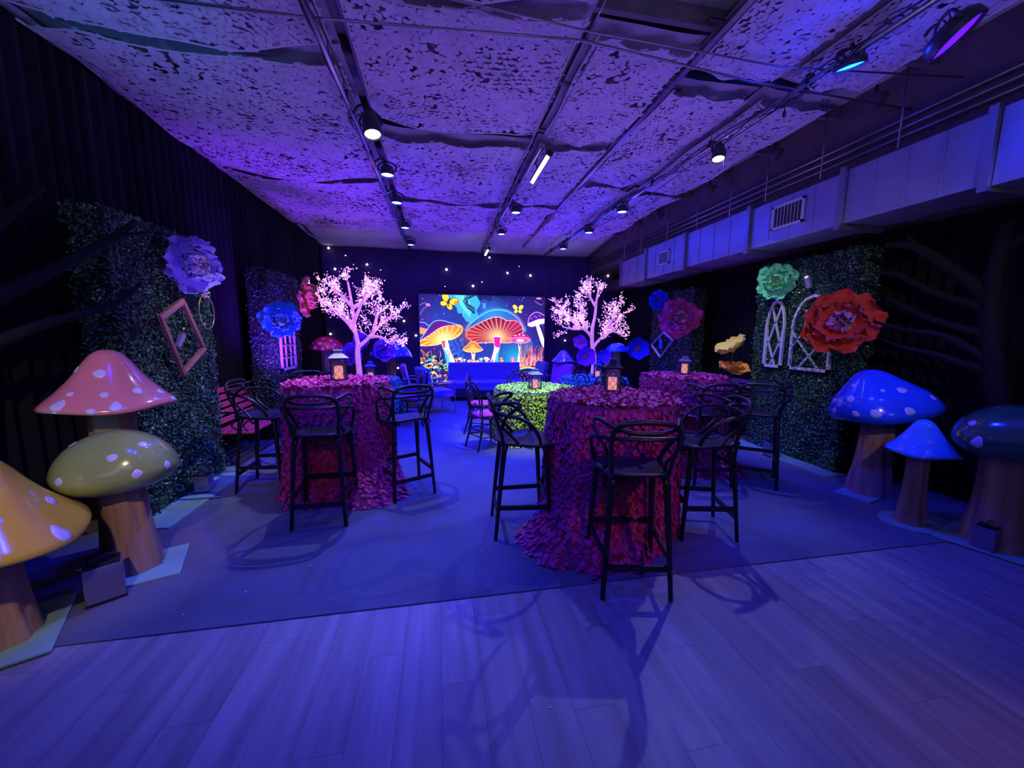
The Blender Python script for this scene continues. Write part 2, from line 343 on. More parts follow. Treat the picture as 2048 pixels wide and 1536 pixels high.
for i, (a, b, z) in enumerate([(2.95, 4.45, 3.79), (4.6, 6.6, 3.79), (6.7, 8.55, 3.78)]): net('ceiling_net', ['nearest', 'second', 'farthest'][i]+' camouflage net between the middle pipe and the long channel', 1.18, 1.98, a, b, z, .04, i+21, missing=.03)
for i, (a, b, z) in enumerate([(.8, 3.15, 3.79), (3.4, 5.5, 3.79), (5.6, 8.4, 3.78)]): net('ceiling_net', ['nearest', 'second', 'farthest'][i]+' camouflage net between the long channel and the right pipe', 2.10, 2.86, a, b, z, .04, i+25)
for i, (a, b, z) in enumerate([(.5, 3.1, 3.78), (3.35, 5.6, 3.77), (5.7, 8.4, 3.76)]): net('ceiling_net', ['nearest', 'second', 'farthest'][i]+' camouflage net between the right pipe and the duct', 2.96, 3.72, a, b, z, .04, i+31)
# ceiling joists, seen where the nets gap
m_joist = mat('painted_joist', (.14, .12, .12), .7, noise=.3, nscale=5)
k = 0
for y in np.arange(.4, 8.7, .81):
    k += 1; mb = MB(); mb.box((0, 0, 0), (7.9, .045, .13)); o = mb.build('trim_%d' % k, m_joist, kind='structure'); o.location = (1.07, y, ZC-.066)
m_strap = mat('hanger_strap', (.3, .28, .3), .6)
for i, (x, y) in enumerate([(-.35, 4.5), (-.28, 4.5), (.1, 4.52), (.17, 4.52), (1.3, 4.52), (1.9, 4.52)]):
    tag(MB().box((x, y, 3.88), (.012, .006, .2)).build('hanger_strap', m_strap), 'thin strap hanging from the ceiling in the gap between two nets', 'strap', 'hanger straps between the nets')
# frayed edge strip along the left wall top
mb = MB(); mb.grid(lambda u, v: (-2.87+v*.10+.02*sin(u*60), -1+u*11.3, 3.745-.035*v*sin(u*47)**2-.01*sin(u*123)), 160, 3); o = mb.build('trim_40', m_film, kind='structure'); o.modifiers.new('s', 'SOLIDIFY').thickness = .006
mb = MB(); mb.grid(lambda u, v: (-2.9+u*6.95, 8.62+v*1.75, 3.90-.19*v**1.5-.012*sin(u*31)*sin(v*9)), 60, 14); o = mb.build('trim_43', m_ceil, kind='structure'); o.modifiers.new('s', 'SOLIDIFY').thickness = .01
# long steel channel and conduits
m_steel = mat('steel', (.28, .27, .28), .35, metal=.9, noise=.2, nscale=30)
m_pipe = mat('galvanised_pipe', (.38, .37, .4), .3, metal=.9)
m_blackmetal = mat('black_metal', (.012, .012, .014), .38)
def simple(name, label, cat, pts, r, m=m_pipe, group=None, n=8):
    return tag(MB().tube(pts, r, n).build(name, m), label, cat, group)
ch = thing('steel_channel', 'long grey steel channel running down the ceiling right of the middle pipe', 'channel', (0, 0, 0))
MB().bar((2.04, .8, 3.80), (2.04, 9.6, 3.74), .045, .035).build('channel', m_steel, ch)
for i in range(9): MB().box((2.04+(.07 if i % 2 else -.06), 2.7+i*.75, 3.81), (.16, .03, .012)).build('clip', m_blackmetal, ch)
simple('conduit', 'dark conduit crossing the ceiling from wall to wall', 'conduit', [(-2.8, 3.02, 3.62), (-.8, 2.96, 3.62), (1.0, 2.80, 3.62), (2.5, 2.93, 3.61), (4.4, 2.97, 3.6)], .009, m_steel)
simple('conduit', 'thin dark conduit crossing above the first one to the right', 'conduit', [(-.5, 2.62, 3.64), (1.0, 2.74, 3.64), (2.62, 2.78, 3.64), (4.1, 2.6, 3.64)], .007, m_steel)
simple('support_rod', 'thin steel rod left of the middle pipe over the tube light', 'rod', [(.98, 2.84, 3.62), (.99, 9.3, 3.66)], .007, m_steel)
simple('support_rod', 'thin steel rod right of the middle pipe over the tube light', 'rod', [(1.12, 2.84, 3.62), (1.12, 4.6, 3.64)], .007, m_steel)
simple('support_rod', 'short steel rod rising from the crossing conduits to the open ceiling', 'rod', [(1.03, 2.8, 3.63), (1.16, 2.3, 3.9)], .009, m_steel)
simple('cable', 'thin cable running beside the left lighting pipe', 'cable', [(-.78, 1.5, 3.62), (-.72, 4.0, 3.6), (-.8, 6.0, 3.6), (-.76, 9.2, 3.6)], .005, m_blackmetal)
simple('cable', 'thin cable running beside the right lighting pipe', 'cable', [(2.99, 2.9, 3.6), (2.93, 4.2, 3.58), (3.12, 6.0, 3.66), (2.8, 9.2, 3.62)], .005, m_blackmetal)
# lighting pipes with wrapped cables
def pipe(label, a, b, seed):
    t = thing('lighting_pipe', label, 'pipe', (0, 0, 0)); a, b = Vector(a), Vector(b)
    MB().tube([a, b], .021, 10).build('pipe', m_pipe, t)
    rg = random.Random(seed); n = 46
    for k in range(3):
        pts = []
        for i in range(n):
            u = i/(n-1); p = a.lerp(b, u); ph = u*38+k*2.1
            pts.append((p.x+.034*cos(ph)+rg.uniform(-.012, .012), p.y, p.z+.018+.026*sin(ph)-(.05 if rg.random() < .12 else 0)))
        MB().tube(crom(pts, 2), .006, 5).build('power_cable', m_blackmetal, t)
    for i in range(8):
        p = a.lerp(b, (i+.5)/8); MB().box((p.x, p.y, p.z+.02), (.055, .03, .07)).build('clamp', m_blackmetal, t); MB().tube([(p.x, p.y, p.z+.02), (p.x, p.y, ZC)], .006, 6).build('hanger', m_steel, t)
    return t
pipe('left chrome lighting pipe with black cables wound round it', (-.82, 1.0, 3.60), (-.70, 9.9, 3.62), 1)
pipe('middle lighting pipe carrying the two tube lights', (1.10, 4.3, 3.60), (1.05, 9.9, 3.62), 2)
pipe('right chrome lighting pipe running towards the purple washer', (2.98, 1.2, 3.60), (2.68, 9.9, 3.62), 3)
# coil of loops and hook hanging from pipe near blue lamp
m_dark = mat('dark_weight', (.02, .02, .025), .3)
for i, (x, y) in enumerate([(3.05, 3.18), (3.28, 3.03), (3.31, 3.03), (3.34, 3.03)]):
    tag(MB().lathe([(.0, -.05), (.012, -.045), (.016, -.02), (.012, 0), (.004, .012), (.004, .05)], 8, (x, y, 3.58)).build('hanging_weight', m_dark), ['small dark weight hanging alone left of the three', 'small dark weights hanging in a row of three under the right net'][i > 0], 'weight', None if i == 0 else 'three hanging weights')

# ------------------------------------------------------------------ lamps
m_lens_w = mat('white_lens', (1, 1, 1), .3, emit=(.92, .97, 1), es=5)
m_lens_b = mat('blue_lens', (.3, .5, 1), .3, emit=(.55, .80, 1), es=4)
m_lens_c = mat('cyan_lens', (.1, .5, 1), .3, emit=(.04, .62, 1), es=2.4)
m_lens_p = mat('violet_lens', (.2, .05, 1), .3, emit=(.14, .008, 1), es=1.3)
m_lampblue = mat('lamp_housing', (.03, .035, .05), .35)
def yoke(t, r, z0, top, px):
    MB().tube(crom([(-r-.012, 0, z0), (-r-.014, 0, z0+.07), (0, 0, top), (r+.014, 0, z0+.07), (r+.012, 0, z0)], 5), .007, 6, flat=1.6).build('yoke', m_blackmetal, t)
def par(loc, label, r, h, lens, pipex, tilt=(0, 0), group=None, tail=False, name='par_light'):
    t = thing(name, label, 'stage light', loc, 0, group); t.rotation_euler = (tilt[0], tilt[1], 0)
    MB().lathe([(r*.55, h), (r*.8, h*.92), (r, h*.55), (r*1.02, .01), (r*.99, 0), (r*.93, 0), (r*.92, .015), (0, .02)], 24).build('housing', m_lampblue, t); hs = COL.objects[-1]
    MB().lathe([(0, .004), (r*.6, .002), (r*.88, .008)], 24).build('lens', lens, t)
    ri = MB(); ri.tube([(r*.96*cos(a), r*.96*sin(a), -.002) for a in np.linspace(0, 2*pi, 25)[:-1]], r*.07, 6, closed=True); ri.build('bezel', m_lampblue, hs)
    for k in range(8):
        a = k*pi/4; MB().bar((r*.7*cos(a), r*.7*sin(a), h*.6), (r*.55*cos(a), r*.55*sin(a), h*1.02), .006, .02).build('cooling_fin', m_lampblue, hs)
    yoke(t, r, h*.4, h+.05, pipex)
    MB().tube(crom([(0, 0, h+.05), ((pipex-loc[0])*.5, 0, h+.08), (pipex-loc[0], 0, 3.60-loc[2])], 5), .011, 8).build('clamp_arm', m_blackmetal, t)
    MB().tube(crom([(0, .02, h), (-.05, .05, h+.06), ((pipex-loc[0]), .1, h+.02), (pipex-loc[0], .14, 3.63-loc[2])], 5), .004, 5).build('power_cord', m_blackmetal, t)
    if tail: MB().tube(crom([(r*.9, 0, h*.3), (r*1.0, 0, -.05), (r*1.25, .01, -.10)], 5), .003, 5).build('safety_wire', m_hem, t)
    return t
par((-.60, 4.03, 3.44), 'big black spotlight with bright white lens on the left pipe', .082, .21, m_lens_w, -.78, (radians(-12), radians(-8)), name='spot_light')
par((2.88, 3.78, 3.42), 'black spotlight with bright white lens on the right pipe', .065, .15, m_lens_w, 2.90, (radians(-12), radians(8)), tail=True, name='spot_light')
lab = ['nearest', 'second', 'third', 'farthest']
for i in range(4):
    x, y, z = LAMPS[i]; par((x, y, z-.03), lab[i]+' glowing blue par light on the left pipe', .082, .10, m_lens_b, -.75)
for i, k in enumerate((4, 5)):
    x, y, z = LAMPS[k]; par((x, y, z-.03), ['nearer', 'farther'][i]+' glowing blue par light on the middle pipe', .078, .09, m_lens_b, 1.06)
for i, k in enumerate((6, 7, 8)):
    x, y, z = LAMPS[k]; par((x, y, z-.03), ['first', 'second', 'third'][i]+' small blue par light on the right pipe beyond the white spotlight', .082, .10, m_lens_b, 2.78-.03*i)
par((2.93, 2.52, 3.52), 'cyan ring faced par light on the right pipe nearest the camera', .095, .06, m_lens_c, 2.95, (radians(8), radians(-14)))
par((-.62, 2.06, 3.62), 'blue par light at the top edge left of centre', .10, .06, m_lens_b, -.8)
par((3.14, 2.05, 3.42), 'tilted purple wash light at the upper right corner', .14, .09, m_lens_p, 3.0, (0, 0), name='wash_light').rotation_euler = Vector((-.45, .45, .75)).to_track_quat('Z', 'Y').to_euler()
def tube_light(loc, label, L, tilt):
    t = thing('tube_light', label, 'stage light', loc); t.rotation_euler = tilt
    MB().box((0, 0, .035), (.075, L+.03, .07)).build('housing', m_blackmetal, t, bevel=.008)
    MB().box((0, 0, -.006), (.042, L, .014)).build('diffuser', m_lens_w, t, bevel=.004)
    for s in (-1, 1): MB().tube(crom([(0, s*L*.3, .07), (-.04, s*L*.3, .12), (-.06, s*L*.3, .16)], 4), .008, 6).build('bracket', m_blackmetal, t)
    return t
tube_light((1.17, 4.62, 3.50), 'long white LED tube light with black housing on the middle pipe', .74, (0, radians(28), radians(0)))
tube_light((1.10, 9.3, 3.50), 'small far LED tube light near the back wall', .62, (0, radians(28), 0))

# ------------------------------------------------------------------ duct and beam on the right
m_duct = mat('galvanised_duct', (.36, .38, .46), .42, metal=.65, noise=.15, nscale=4, bump=.12, bscale=5)
m_seam = mat('duct_flange', (.30, .30, .32), .4, metal=.8)
m_beam = mat('painted_beam', (.13, .085, .075), .7, noise=.25, nscale=4)
struct('trim_41', (4.62, 5.0, 3.62), (.96, 10.9, .74), m_beam)
struct('trim_42', (4.80, 4.6, 2.90), (.50, 12.1, .24), m_beam)
du = thing('air_duct', 'long galvanised air duct with flanged joints along the right side', 'duct', (4.0, 0, 0))
ysg = [.75, 2.30, 3.36, 4.55, 5.88, 7.12, 8.15]; zz = [(2.70, 3.24), (2.72, 3.235), (2.715, 3.22), (2.71, 3.245), (2.69, 3.27), (2.68, 3.20)]
for i in range(6):
    a, b = ysg[i]+.03, ysg[i+1]-.03; z0, z1 = zz[i]; mb = MB(); mb.box((.25, (a+b)/2, (z0+z1)/2), (.5, b-a, z1-z0)); ds = mb.build('duct_section', m_duct, du, bevel=.004)
    n = 3 if b-a > 1.0 else 2
    for k in range(1, n+1):
        y = a+(b-a)*k/(n+1); MB().box((-.003, y, (z0+z1)/2), (.008, .010, z1-z0-.02)).build('standing_seam', m_duct, ds)
for i, y in enumerate(ysg):
    MB().box((.24, y, 2.965), (.56, .055, .60)).build('flange', m_seam, du)
def vent(y, zc, w, h, label):
    t = thing('air_vent', label, 'vent', (3.985, y, zc)); mf = mat('vent_frame', (.62, .6, .62), .5)
    for s in (-1, 1): MB().box((0, s*(w/2-.012), 0), (.018, .024, h)).build('vent_frame', mf, t); MB().box((0, 0, s*(h/2-.012)), (.018, w, .024)).build('vent_frame', mf, t)
    n = 9
    for k in range(n): MB().box((.002, -w/2+.03+(w-.06)*k/(n-1), 0), (.012, .006, h-.04), (0, 0, .6)).build('slat', mf, t)
    MB().box((.009, 0, 0), (.004, w-.02, h-.02)).build('backing', mat('vent_dark', (.05, .05, .06), .8), t)
vent(3.98, 3.0, .42, .27, 'white framed air vent in the duct above the green flower')
vent(6.50, 2.98, .34, .24, 'smaller white framed air vent farther along the duct')
for i, y in enumerate([2.9, 3.6, 4.3, 4.9, 5.6, 6.4, 7.3, 8.0]):
    simple('hanger_rod', 'thin rod holding the duct up from the ceiling', 'rod', [(3.97, y, 3.0+.24), (3.97, y, ZC)], .007, m_steel, 'duct hanger rods')
for k, (x, z) in enumerate([(4.09, 3.52), (4.08, 3.44), (4.09, 3.37)]):
    simple('conduit', ['top', 'middle', 'lowest'][k]+' of three conduits running along the beam above the duct', 'conduit', [(x, .8, z), (x, 10.2, z)], .016, m_steel)
for i, y in enumerate([3.05, 4.1, 5.2, 6.5]):
    t = tag(MB().lathe([(.0, 0), (.03, .005), (.09, .10), (.015, .13), (.012, .2)], 12, (3.86, y, 3.62)).build('ceiling_cone', mat('dark_cloth', (.05, .04, .045), .8)), 'dark bunched cloth knot at the net edge by the duct', 'cloth knot', 'cloth knots along the duct')
tag(MB().box((4.45, 3.2, 2.775), (.5, .05, .02)).build('strip_light', mat('dim_strip', (.5, .5, .5), .5)), 'grey strip fixture under the duct near the camera', 'strip fixture')
# ------------------------------------------------------------------ mushrooms
PROF = {'bell': [(0, 1), (.10, .985), (.22, .92), (.34, .78), (.46, .60), (.60, .41), (.76, .23), (.90, .09), (.97, .02), (1, -.04), (.97, -.09), (.80, -.10), (.45, -.09), (.2, -.07)],
        'dome': [(0, 1), (.2, .97), (.4, .88), (.58, .74), (.74, .55), (.88, .30), (.97, .08), (1, -.03), (.96, -.10), (.7, -.11), (.2, -.08)],
        'bun': [(0, 1), (.2, .975), (.4, .90), (.6, .76), (.78, .56), (.92, .30), (.99, .06), (1, -.08), (.95, -.24), (.82, -.40), (.6, -.52), (.35, -.58), (.2, -.58)],
        'slope': [(0, 1), (.15, .97), (.3, .88), (.48, .70), (.66, .52), (.82, .36), (.94, .16), (1, -.02), (.98, -.14), (.9, -.22), (.6, -.24), (.2, -.2)]}
m_stem = mat('mushroom_stem', (.42, .25, .19), .75, noise=.45, nscale=5, stretch=(3.5, 3.5, .25), bump=.4, bscale=12)
m_stemw = mat('pale_stem', (.40, .33, .34), .8, noise=.3, nscale=5, stretch=(3.5, 3.5, .25))
m_board = mat('green_board', (.22, .42, .36), .6, noise=.2, nscale=4)
def prof_eval(kind, t):
    pr = PROF[kind]; s = t*(len(pr)-1); i = min(int(s), len(pr)-2); f = s-i
    p0 = pr[max(i-1, 0)]; p1 = pr[i]; p2 = pr[i+1]; p3 = pr[min(i+2, len(pr)-1)]
    if i == 0: p0 = (-p2[0], p2[1])
    g = lambda k: .5*((2*p1[k])+(p2[k]-p0[k])*f+(2*p0[k]-5*p1[k]+4*p2[k]-p3[k])*f*f+(3*p1[k]-p0[k]-3*p2[k]+p3[k])*f**3)
    return max(g(0), 0 if t > 0 else 0), g(1)
def mushroom(label, loc, zr, h, r, kind, color, spots, st, lean=(0, 0), tilt=(0, 0), rz=0, rough=.18, seed=0, shift=(0, 0), spotcol=(.75, .68, .85), stem=None, board=None, skew=0, coat=.6):
    """zr rim height, h cap height above the rim, st = (base radius, top radius)"""
    t = thing('mushroom', label, 'mushroom', (loc[0], loc[1], .008), rz)
    mc = mat('cap_paint_%d' % seed, color, rough, coat=coat, noise=.10, nscale=3, bump=.05, bscale=5)
    ms = mat('spot_paint_%d' % seed, spotcol, .25, coat=coat)
    R = Euler((tilt[0], tilt[1], 0)).to_matrix(); C = Vector((lean[0]+shift[0], lean[1]+shift[1], zr-.008))
    def P(tt, a):
        q, z = prof_eval(kind, tt); rr = q*r*(1+.035*sin(3*a+seed)+.02*sin(5*a-seed)); zz = z*h*(1+.04*sin(2*a+seed)*q)+.018*sin(3*a+1.3*seed)*q*q*r/.4
        return C+R @ Vector((rr*cos(a)+skew*z*h, rr*sin(a), zz))
    mb = MB(); mb.grid(lambda u, v: P(v, u*2*pi), 56, 40, closeu=True); capo = mb.build('cap', mc, t)
    nrim = next(i for i, p in enumerate(PROF[kind]) if p[0] == 1); tmax = nrim/(len(PROF[kind])-1)
    for (uu, a, s) in spots:
        a = radians(a); tt = uu*tmax*1.0
        base = P(tt, a); e = .004; du = (P(tt+e, a)-P(tt-e, a)); da = (P(tt, a+e)-P(tt, a-e)); kx = 2*e/max(du.length, 1e-6); ka = 2*e/max(da.length, 1e-6); nn = du.cross(da).normalized()
        if nn.dot(base-(C+Vector((0, 0, -.2)))) < 0: nn = -nn
        vs = [base+nn*.0025]; n = 18
        for rad in (.5, .9, 1.0):
            for k in range(n):
                th = 2*pi*k/n; p = P(tt+kx*s*rad*cos(th), a+ka*s*rad*sin(th)*(1+.1*sin(seed+k))); vs.append(p+nn*(.0028 if rad < 1 else -.002))
        fs = [(0, 1+k, 1+(k+1) % n) for k in range(n)]
        for q in range(2): fs += [(1+q*n+k, 1+(q+1)*n+k, 1+(q+1)*n+(k+1) % n, 1+q*n+(k+1) % n) for k in range(n)]
        MB().add(vs, fs, True).build('spot', ms, capo)
    top = zr-.008+prof_eval(kind, 1)[1]*h+.02
    def S(u, v):
        a = 2*pi*u; rr = (st[0]*(1-v)+st[1]*v)-(st[0]-st[1])*.35*sin(pi*v)+.012*(v > .97)
        rr *= 1+.045*sin(7*a+seed)+.03*sin(11*a+2*v+seed)
        w = v*v*(3-2*v); return (lean[0]*w+rr*cos(a), lean[1]*w+rr*sin(a), v*top)
    mb = MB(); mb.grid(S, 44, 18, closeu=True); mb.build('stem', stem or m_stem, t)
    if board: 
        if board[0] == 'r': MB().lathe([(0, 0), (board[1], 0), (board[1], .014), (0, .014)], 32, (0, 0, -.0), False).build('base_board', m_board, t)
        else: MB().box((board[3], board[4], .006), (board[1], board[2], .014), (0, 0, board[5])).build('base_board', m_board, t, bevel=.003)
    return t
DG = lambda px: px
# spots are (distance along the cap, direction in degrees, radius); 270 faces the camera side
mushroom('tall pink mushroom with white spots at the left beside the leaf wall', (-2.27, 3.08), 1.09, .37, .335, 'bell', (.80, .27, .24), [(.45, 292, .034), (.85, 262, .034), (.66, 264, .018), (.66, 300, .022), (.86, 310, .032), (.96, 290, .022), (.42, 235, .024), (.66, 338, .028), (.84, 350, .016), (.72, 8, .026), (.92, 15, .024)], (.15, .12), seed=1, tilt=(radians(-2), radians(0)))
mushroom('green mushroom with a flattened cap and a ridged stem in front of the pink one', (-2.03, 2.80), .72, .24, .295, 'bun', (.34, .46, .11), [(.86, 252, .024), (.60, 300, .026), (.52, 338, .025), (.93, 352, .026), (.93, 320, .026), (.45, 205, .024)], (.135, .11), seed=2, board=('b', .42, .42, .05, -.02, .4), lean=(-.02, -.02))
mushroom('yellow orange mushroom cut off by the left edge of the photo', (-2.27, 2.20), .575, .42, .40, 'bell', (.82, .55, .05), [(.60, 326, .034), (.92, 318, .044), (.84, 358, .044), (.22, 340, .028), (.6, 30, .03), (.8, 270, .04)], (.17, .13), seed=3, board=('b', .50, .55, .0, .0, .5), tilt=(0, radians(3)))
mushroom('large glossy blue mushroom at the right beside the leaf wall', (4.30, 3.00), .875, .41, .42, 'slope', (.02, .10, .75), [(.76, 150, .034), (.70, 184, .038), (.45, 178, .024), (.95, 158, .034), (.97, 192, .032), (.93, 212, .042), (.93, 246, .040), (.60, 258, .036), (.82, 286, .030), (.55, 230, .018), (.68, 212, .016)], (.19, .13), seed=4, skew=-.22, tilt=(radians(-9), radians(-7)), lean=(.05, .02), board=('b', .5, .3, -.1, -.02, .3), spotcol=(.55, .55, .75))
mushroom('small light blue bell mushroom in front of the large blue one', (3.93, 2.40), .66, .26, .225, 'bell', (.05, .28, .85), [(.55, 165, .022), (.58, 232, .026), (.82, 178, .024), (.84, 226, .03), (.30, 240, .02), (.70, 198, .016)], (.10, .07), seed=5, board=('r', .20), spotcol=(.16, .36, .85))
mushroom('dark green mushroom cut off by the right edge of the photo', (4.20, 2.02), .84, .26, .33, 'bun', (.025, .11, .07), [(.62, 160, .026), (.48, 222, .03), (.92, 176, .034), (.9, 250, .03)], (.20, .15), seed=6, board=('b', .55, .55, 0, 0, .3), spotcol=(.5, .45, .8))
mushroom('red mushroom with white spots at the back left behind the left lit tree', (-2.36, 8.55), 1.26, .25, .345, 'dome', (.70, .02, .12), [(.35, 270, .03), (.62, 262, .045), (.88, 250, .04), (.80, 290, .03), (.65, 225, .028), (.92, 210, .035), (.9, 275, .03), (.5, 310, .03)], (.13, .10), seed=7, stem=m_stemw)
mushroom('wide blue mushroom at the back beside the glowing screen', (-1.10, 8.85), 1.09, .34, .46, 'dome', (.02, .05, .85), [(.55, 250, .04), (.80, 235, .04), (.62, 300, .045), (.86, 325, .035), (.35, 270, .03), (.9, 285, .03), (.45, 330, .025)], (.15, .10), seed=8, spotcol=(.55, .4, .8))
mushroom('small violet bell mushroom right of the screen behind the armchair', (2.80, 8.50), .98, .25, .27, 'bell', (.10, .12, .8), [(.5, 250, .03), (.55, 300, .03), (.8, 240, .026), (.8, 290, .03), (.4, 280, .02)], (.09, .07), seed=9, spotcol=(.35, .35, .9), stem=m_stemw)
mushroom('small blue mushroom with raised bumps at the back right beside a blue poppy', (3.92, 8.05), 1.23, .19, .27, 'dome', (.02, .16, .8), [(.35, 260, .03), (.7, 235, .025), (.75, 300, .03), (.3, 90, .03)], (.10, .08), seed=10, spotcol=(.1, .3, .9), stem=m_stemw)

# ------------------------------------------------------------------ leaf walls
m_leaf = mat('leaf', (.07, .20, .12), .35, noise=.5, nscale=40, spec=.6)
m_leafback = mat('leaf_backing', (.006, .016, .010), .95)
def leafwall(label, x, y0, y1, z0, z1, side, seed, n=9000, thick=.22, board=None, m=m_leaf):
    rg = np.random.default_rng(seed); root = thing('leaf_wall', label, 'hedge wall', (x, (y0+y1)/2, .008)); L = y1-y0; Hh = z1-z0; s = side  # side=+1 faces +x
    MB().box((-s*thick/2, 0, z0+Hh/2-.008), (thick, L, Hh)).build('backing', m_leafback, root)
    m1 = int(n); areas = [L*Hh, thick*Hh, L*thick]; tot = sum(areas); P = []; N = []
    for k, ar in enumerate(areas):
        q = int(m1*ar/tot)
        if k == 0: p = np.stack([np.full(q, s*.012), rg.uniform(-L/2, L/2, q), rg.uniform(z0, z1, q)], 1); nn = np.tile([s, 0, .25], (q, 1))
        elif k == 1: p = np.stack([rg.uniform(-thick, 0, q)*s, np.full(q, -L/2-.012), rg.uniform(z0, z1, q)], 1); nn = np.tile([0, -1, .25], (q, 1))
        else: p = np.stack([rg.uniform(-thick, 0, q)*s, rg.uniform(-L/2, L/2, q), np.full(q, z1+.012)], 1); nn = np.tile([0.1*s, -.1, 1.], (q, 1))
        P.append(p); N.append(nn)
    P = np.concatenate(P); N = nrm(np.concatenate(N)+rg.normal(0, .55, (len(P), 3))*1.0)
    low = .02*np.sin(P[:, 1]*13+seed)*np.sin(P[:, 2]*11)
    P = P+N*0+np.array([s, 0, 0])*low[:, None]+rg.normal(0, .012, P.shape); P[:, 2] -= .008
    T = nrm(np.cross(N, rg.normal(0, 1, N.shape))); B = np.cross(N, T)
    tv = [(0, -1, 0), (.5, -.1, .12), (0, 1, 0), (-.5, -.1, .12)]; tf = [(0, 1, 2, 3)]
    sz = rg.uniform(.011, .020, len(P)); V, Fa = scatter(tv, tf, P, T, B, N, sz, sz, sz); V[:, 2] = np.maximum(V[:, 2], .006)
    link('leaves', npmesh('leaves', V, Fa, m), root, kind='stuff')
    if board: MB().box((board[0], board[1], .006), (board[2], board[3], .012)).build('base_board', m_board, root)
    return root
leafwall('tall leafy green wall panel at the left with a violet flower and a brown frame', -2.46, 3.46, 4.72, .02, 2.50, 1, 1, 15000, board=(.10, .0, .36, 1.5))
leafwall('second leafy wall panel on the left with a blue flower behind the bench', -2.42, 6.05, 7.25, .02, 2.47, 1, 2, 9000, .25)
leafwall('tall leafy green wall panel at the right with arched window frames', 4.50, 3.50, 4.84, .02, 2.55, -1, 3, 15000, .26, board=(-.10, 0, .30, 1.5))
leafwall('far leafy wall panel on the right with a magenta flower', 4.46, 6.2, 7.55, .02, 2.42, -1, 4, 8000, .22)

# ------------------------------------------------------------------ paper flowers
def petal_mesh(name, m, cup=.35, ruffle=.06, w=.8, seed=0, nx=7, ny=6, notch=.05, roll_=.0):
    rg = random.Random(seed); ph = rg.uniform(0, 6); vs = []
    for j in range(ny):
        v = j/(ny-1)
        for i in range(nx):
            u = i/(nx-1)*2-1; wid = w*.5*(sin(pi*min(v*.62+.06, .5))**.75)*(1 if v < .75 else 1-.35*((v-.75)/.25)**2)
            edge = max(0, v-.45)/.55
            y = v-(u*u)*.22*edge-notch*edge*(sin(u*9+ph)**2); x = u*wid*(1+.05*sin(v*7+ph))
            z = cup*(v*v*.8+u*u*.35*v)+ruffle*edge*sin(u*7.5+ph)+.4*ruffle*edge*sin(u*15+ph*2)-roll_*max(0, v-.7)**1.5*3
            vs.append((x, y, z))
    fs = [(j*nx+i, j*nx+i+1, (j+1)*nx+i+1, (j+1)*nx+i) for j in range(ny-1) for i in range(nx-1)]
    return MB().add(vs, fs, True).mesh(name, m)
def petal_part(me, t, ang, tiltup, size, r0=.02, zoff=0, wscale=1, name='petal'):
    o = link(name, me, t); R = Matrix.Rotation(ang, 4, 'Z') @ Matrix.Translation((0, r0, zoff)) @ Matrix.Rotation(tiltup, 4, 'X') @ Matrix.Diagonal((size*wscale, size, size, 1))
    o.matrix_local = R; return o
def orient(t, face):
    f = Vector(face).normalized(); q = f.to_track_quat('Z', 'Y'); t.rotation_euler = q.to_euler()
PM = {}
def fmat(key, c, em=0): return mat('paper_'+key, c, .75, noise=.12, nscale=8, sheen=.2)
def peony(label, loc, face, r, c_out, c_in, c_ctr, seed, n=(9, 10, 11, 12)):
    t = thing('paper_flower', label, 'paper flower', loc); orient(t, face); rg = random.Random(seed)
    mo, mi, mc = fmat('o%d' % seed, c_out), fmat('i%d' % seed, c_in), fmat('c%d' % seed, c_ctr)
    A = [petal_mesh('petal', mo, .20, .11, 1.0, seed*9+k, 9, 7, .045) for k in range(3)]; B = [petal_mesh('petal', mo, .4, .15, 1.0, seed*9+k+3, 9, 7, .09) for k in range(3)]; C = [petal_mesh('petal', mi, .5, .24, 1.1, seed*9+k+6, 9, 7, notch=.16) for k in range(3)]
    for k in range(n[0]): petal_part(A[k % 3], t, 2*pi*k/n[0]+rg.uniform(-.15, .15), radians(rg.uniform(0, 14)), r*rg.uniform(.92, 1.06), .01, 0)
    for k in range(n[1]): petal_part(B[k % 3], t, 2*pi*(k+.5)/n[1]+rg.uniform(-.15, .15), radians(rg.uniform(18, 34)), r*rg.uniform(.72, .86), .01, .02*r/.4)
    for k in range(n[2]): petal_part(C[k % 3], t, 2*pi*k/n[2]+rg.uniform(-.2, .2), radians(rg.uniform(38, 55)), r*rg.uniform(.42, .56), .02, .05*r/.4, 1.1)
    for k in range(n[3]): petal_part(C[(k+1) % 3], t, 2*pi*(k+.5)/n[3]+rg.uniform(-.3, .3), radians(rg.uniform(58, 80)), r*rg.uniform(.26, .38), .02, .07*r/.4, 1.2)
    mb = MB()
    for k in range(22):
        a = rg.uniform(0, 6.28); q = rg.uniform(0, .13)*r; h = r*rg.uniform(.22, .36); mb.tube([(q*cos(a)*.5, q*sin(a)*.5, .03), (q*cos(a), q*sin(a), h*.7), (q*cos(a)*1.3, q*sin(a)*1.3, h)], [.006*r/.4, .006*r/.4, .012*r/.4], 5)
    mb.build('stamens', mc, t, kind='stuff')
    MB().lathe([(0, -.035), (.06, -.03), (.07, -.01), (0, .0)], 10).build('calyx', mc, t)
    return t
YG = (.55, .5, .08)
peony('violet paper flower at the top of the near left leaf wall', (-2.33, 4.20, 2.21), (1, -.40, -.05), .275, (.38, .26, .95), (.62, .42, .85), YG, 21)
peony('blue paper flower with yellow centre on the far left leaf wall', (-2.22, 5.92, 1.76), (.6, -1, 0), .275, (.05, .36, .9), (.22, .58, .8), (.6, .65, .05), 22)
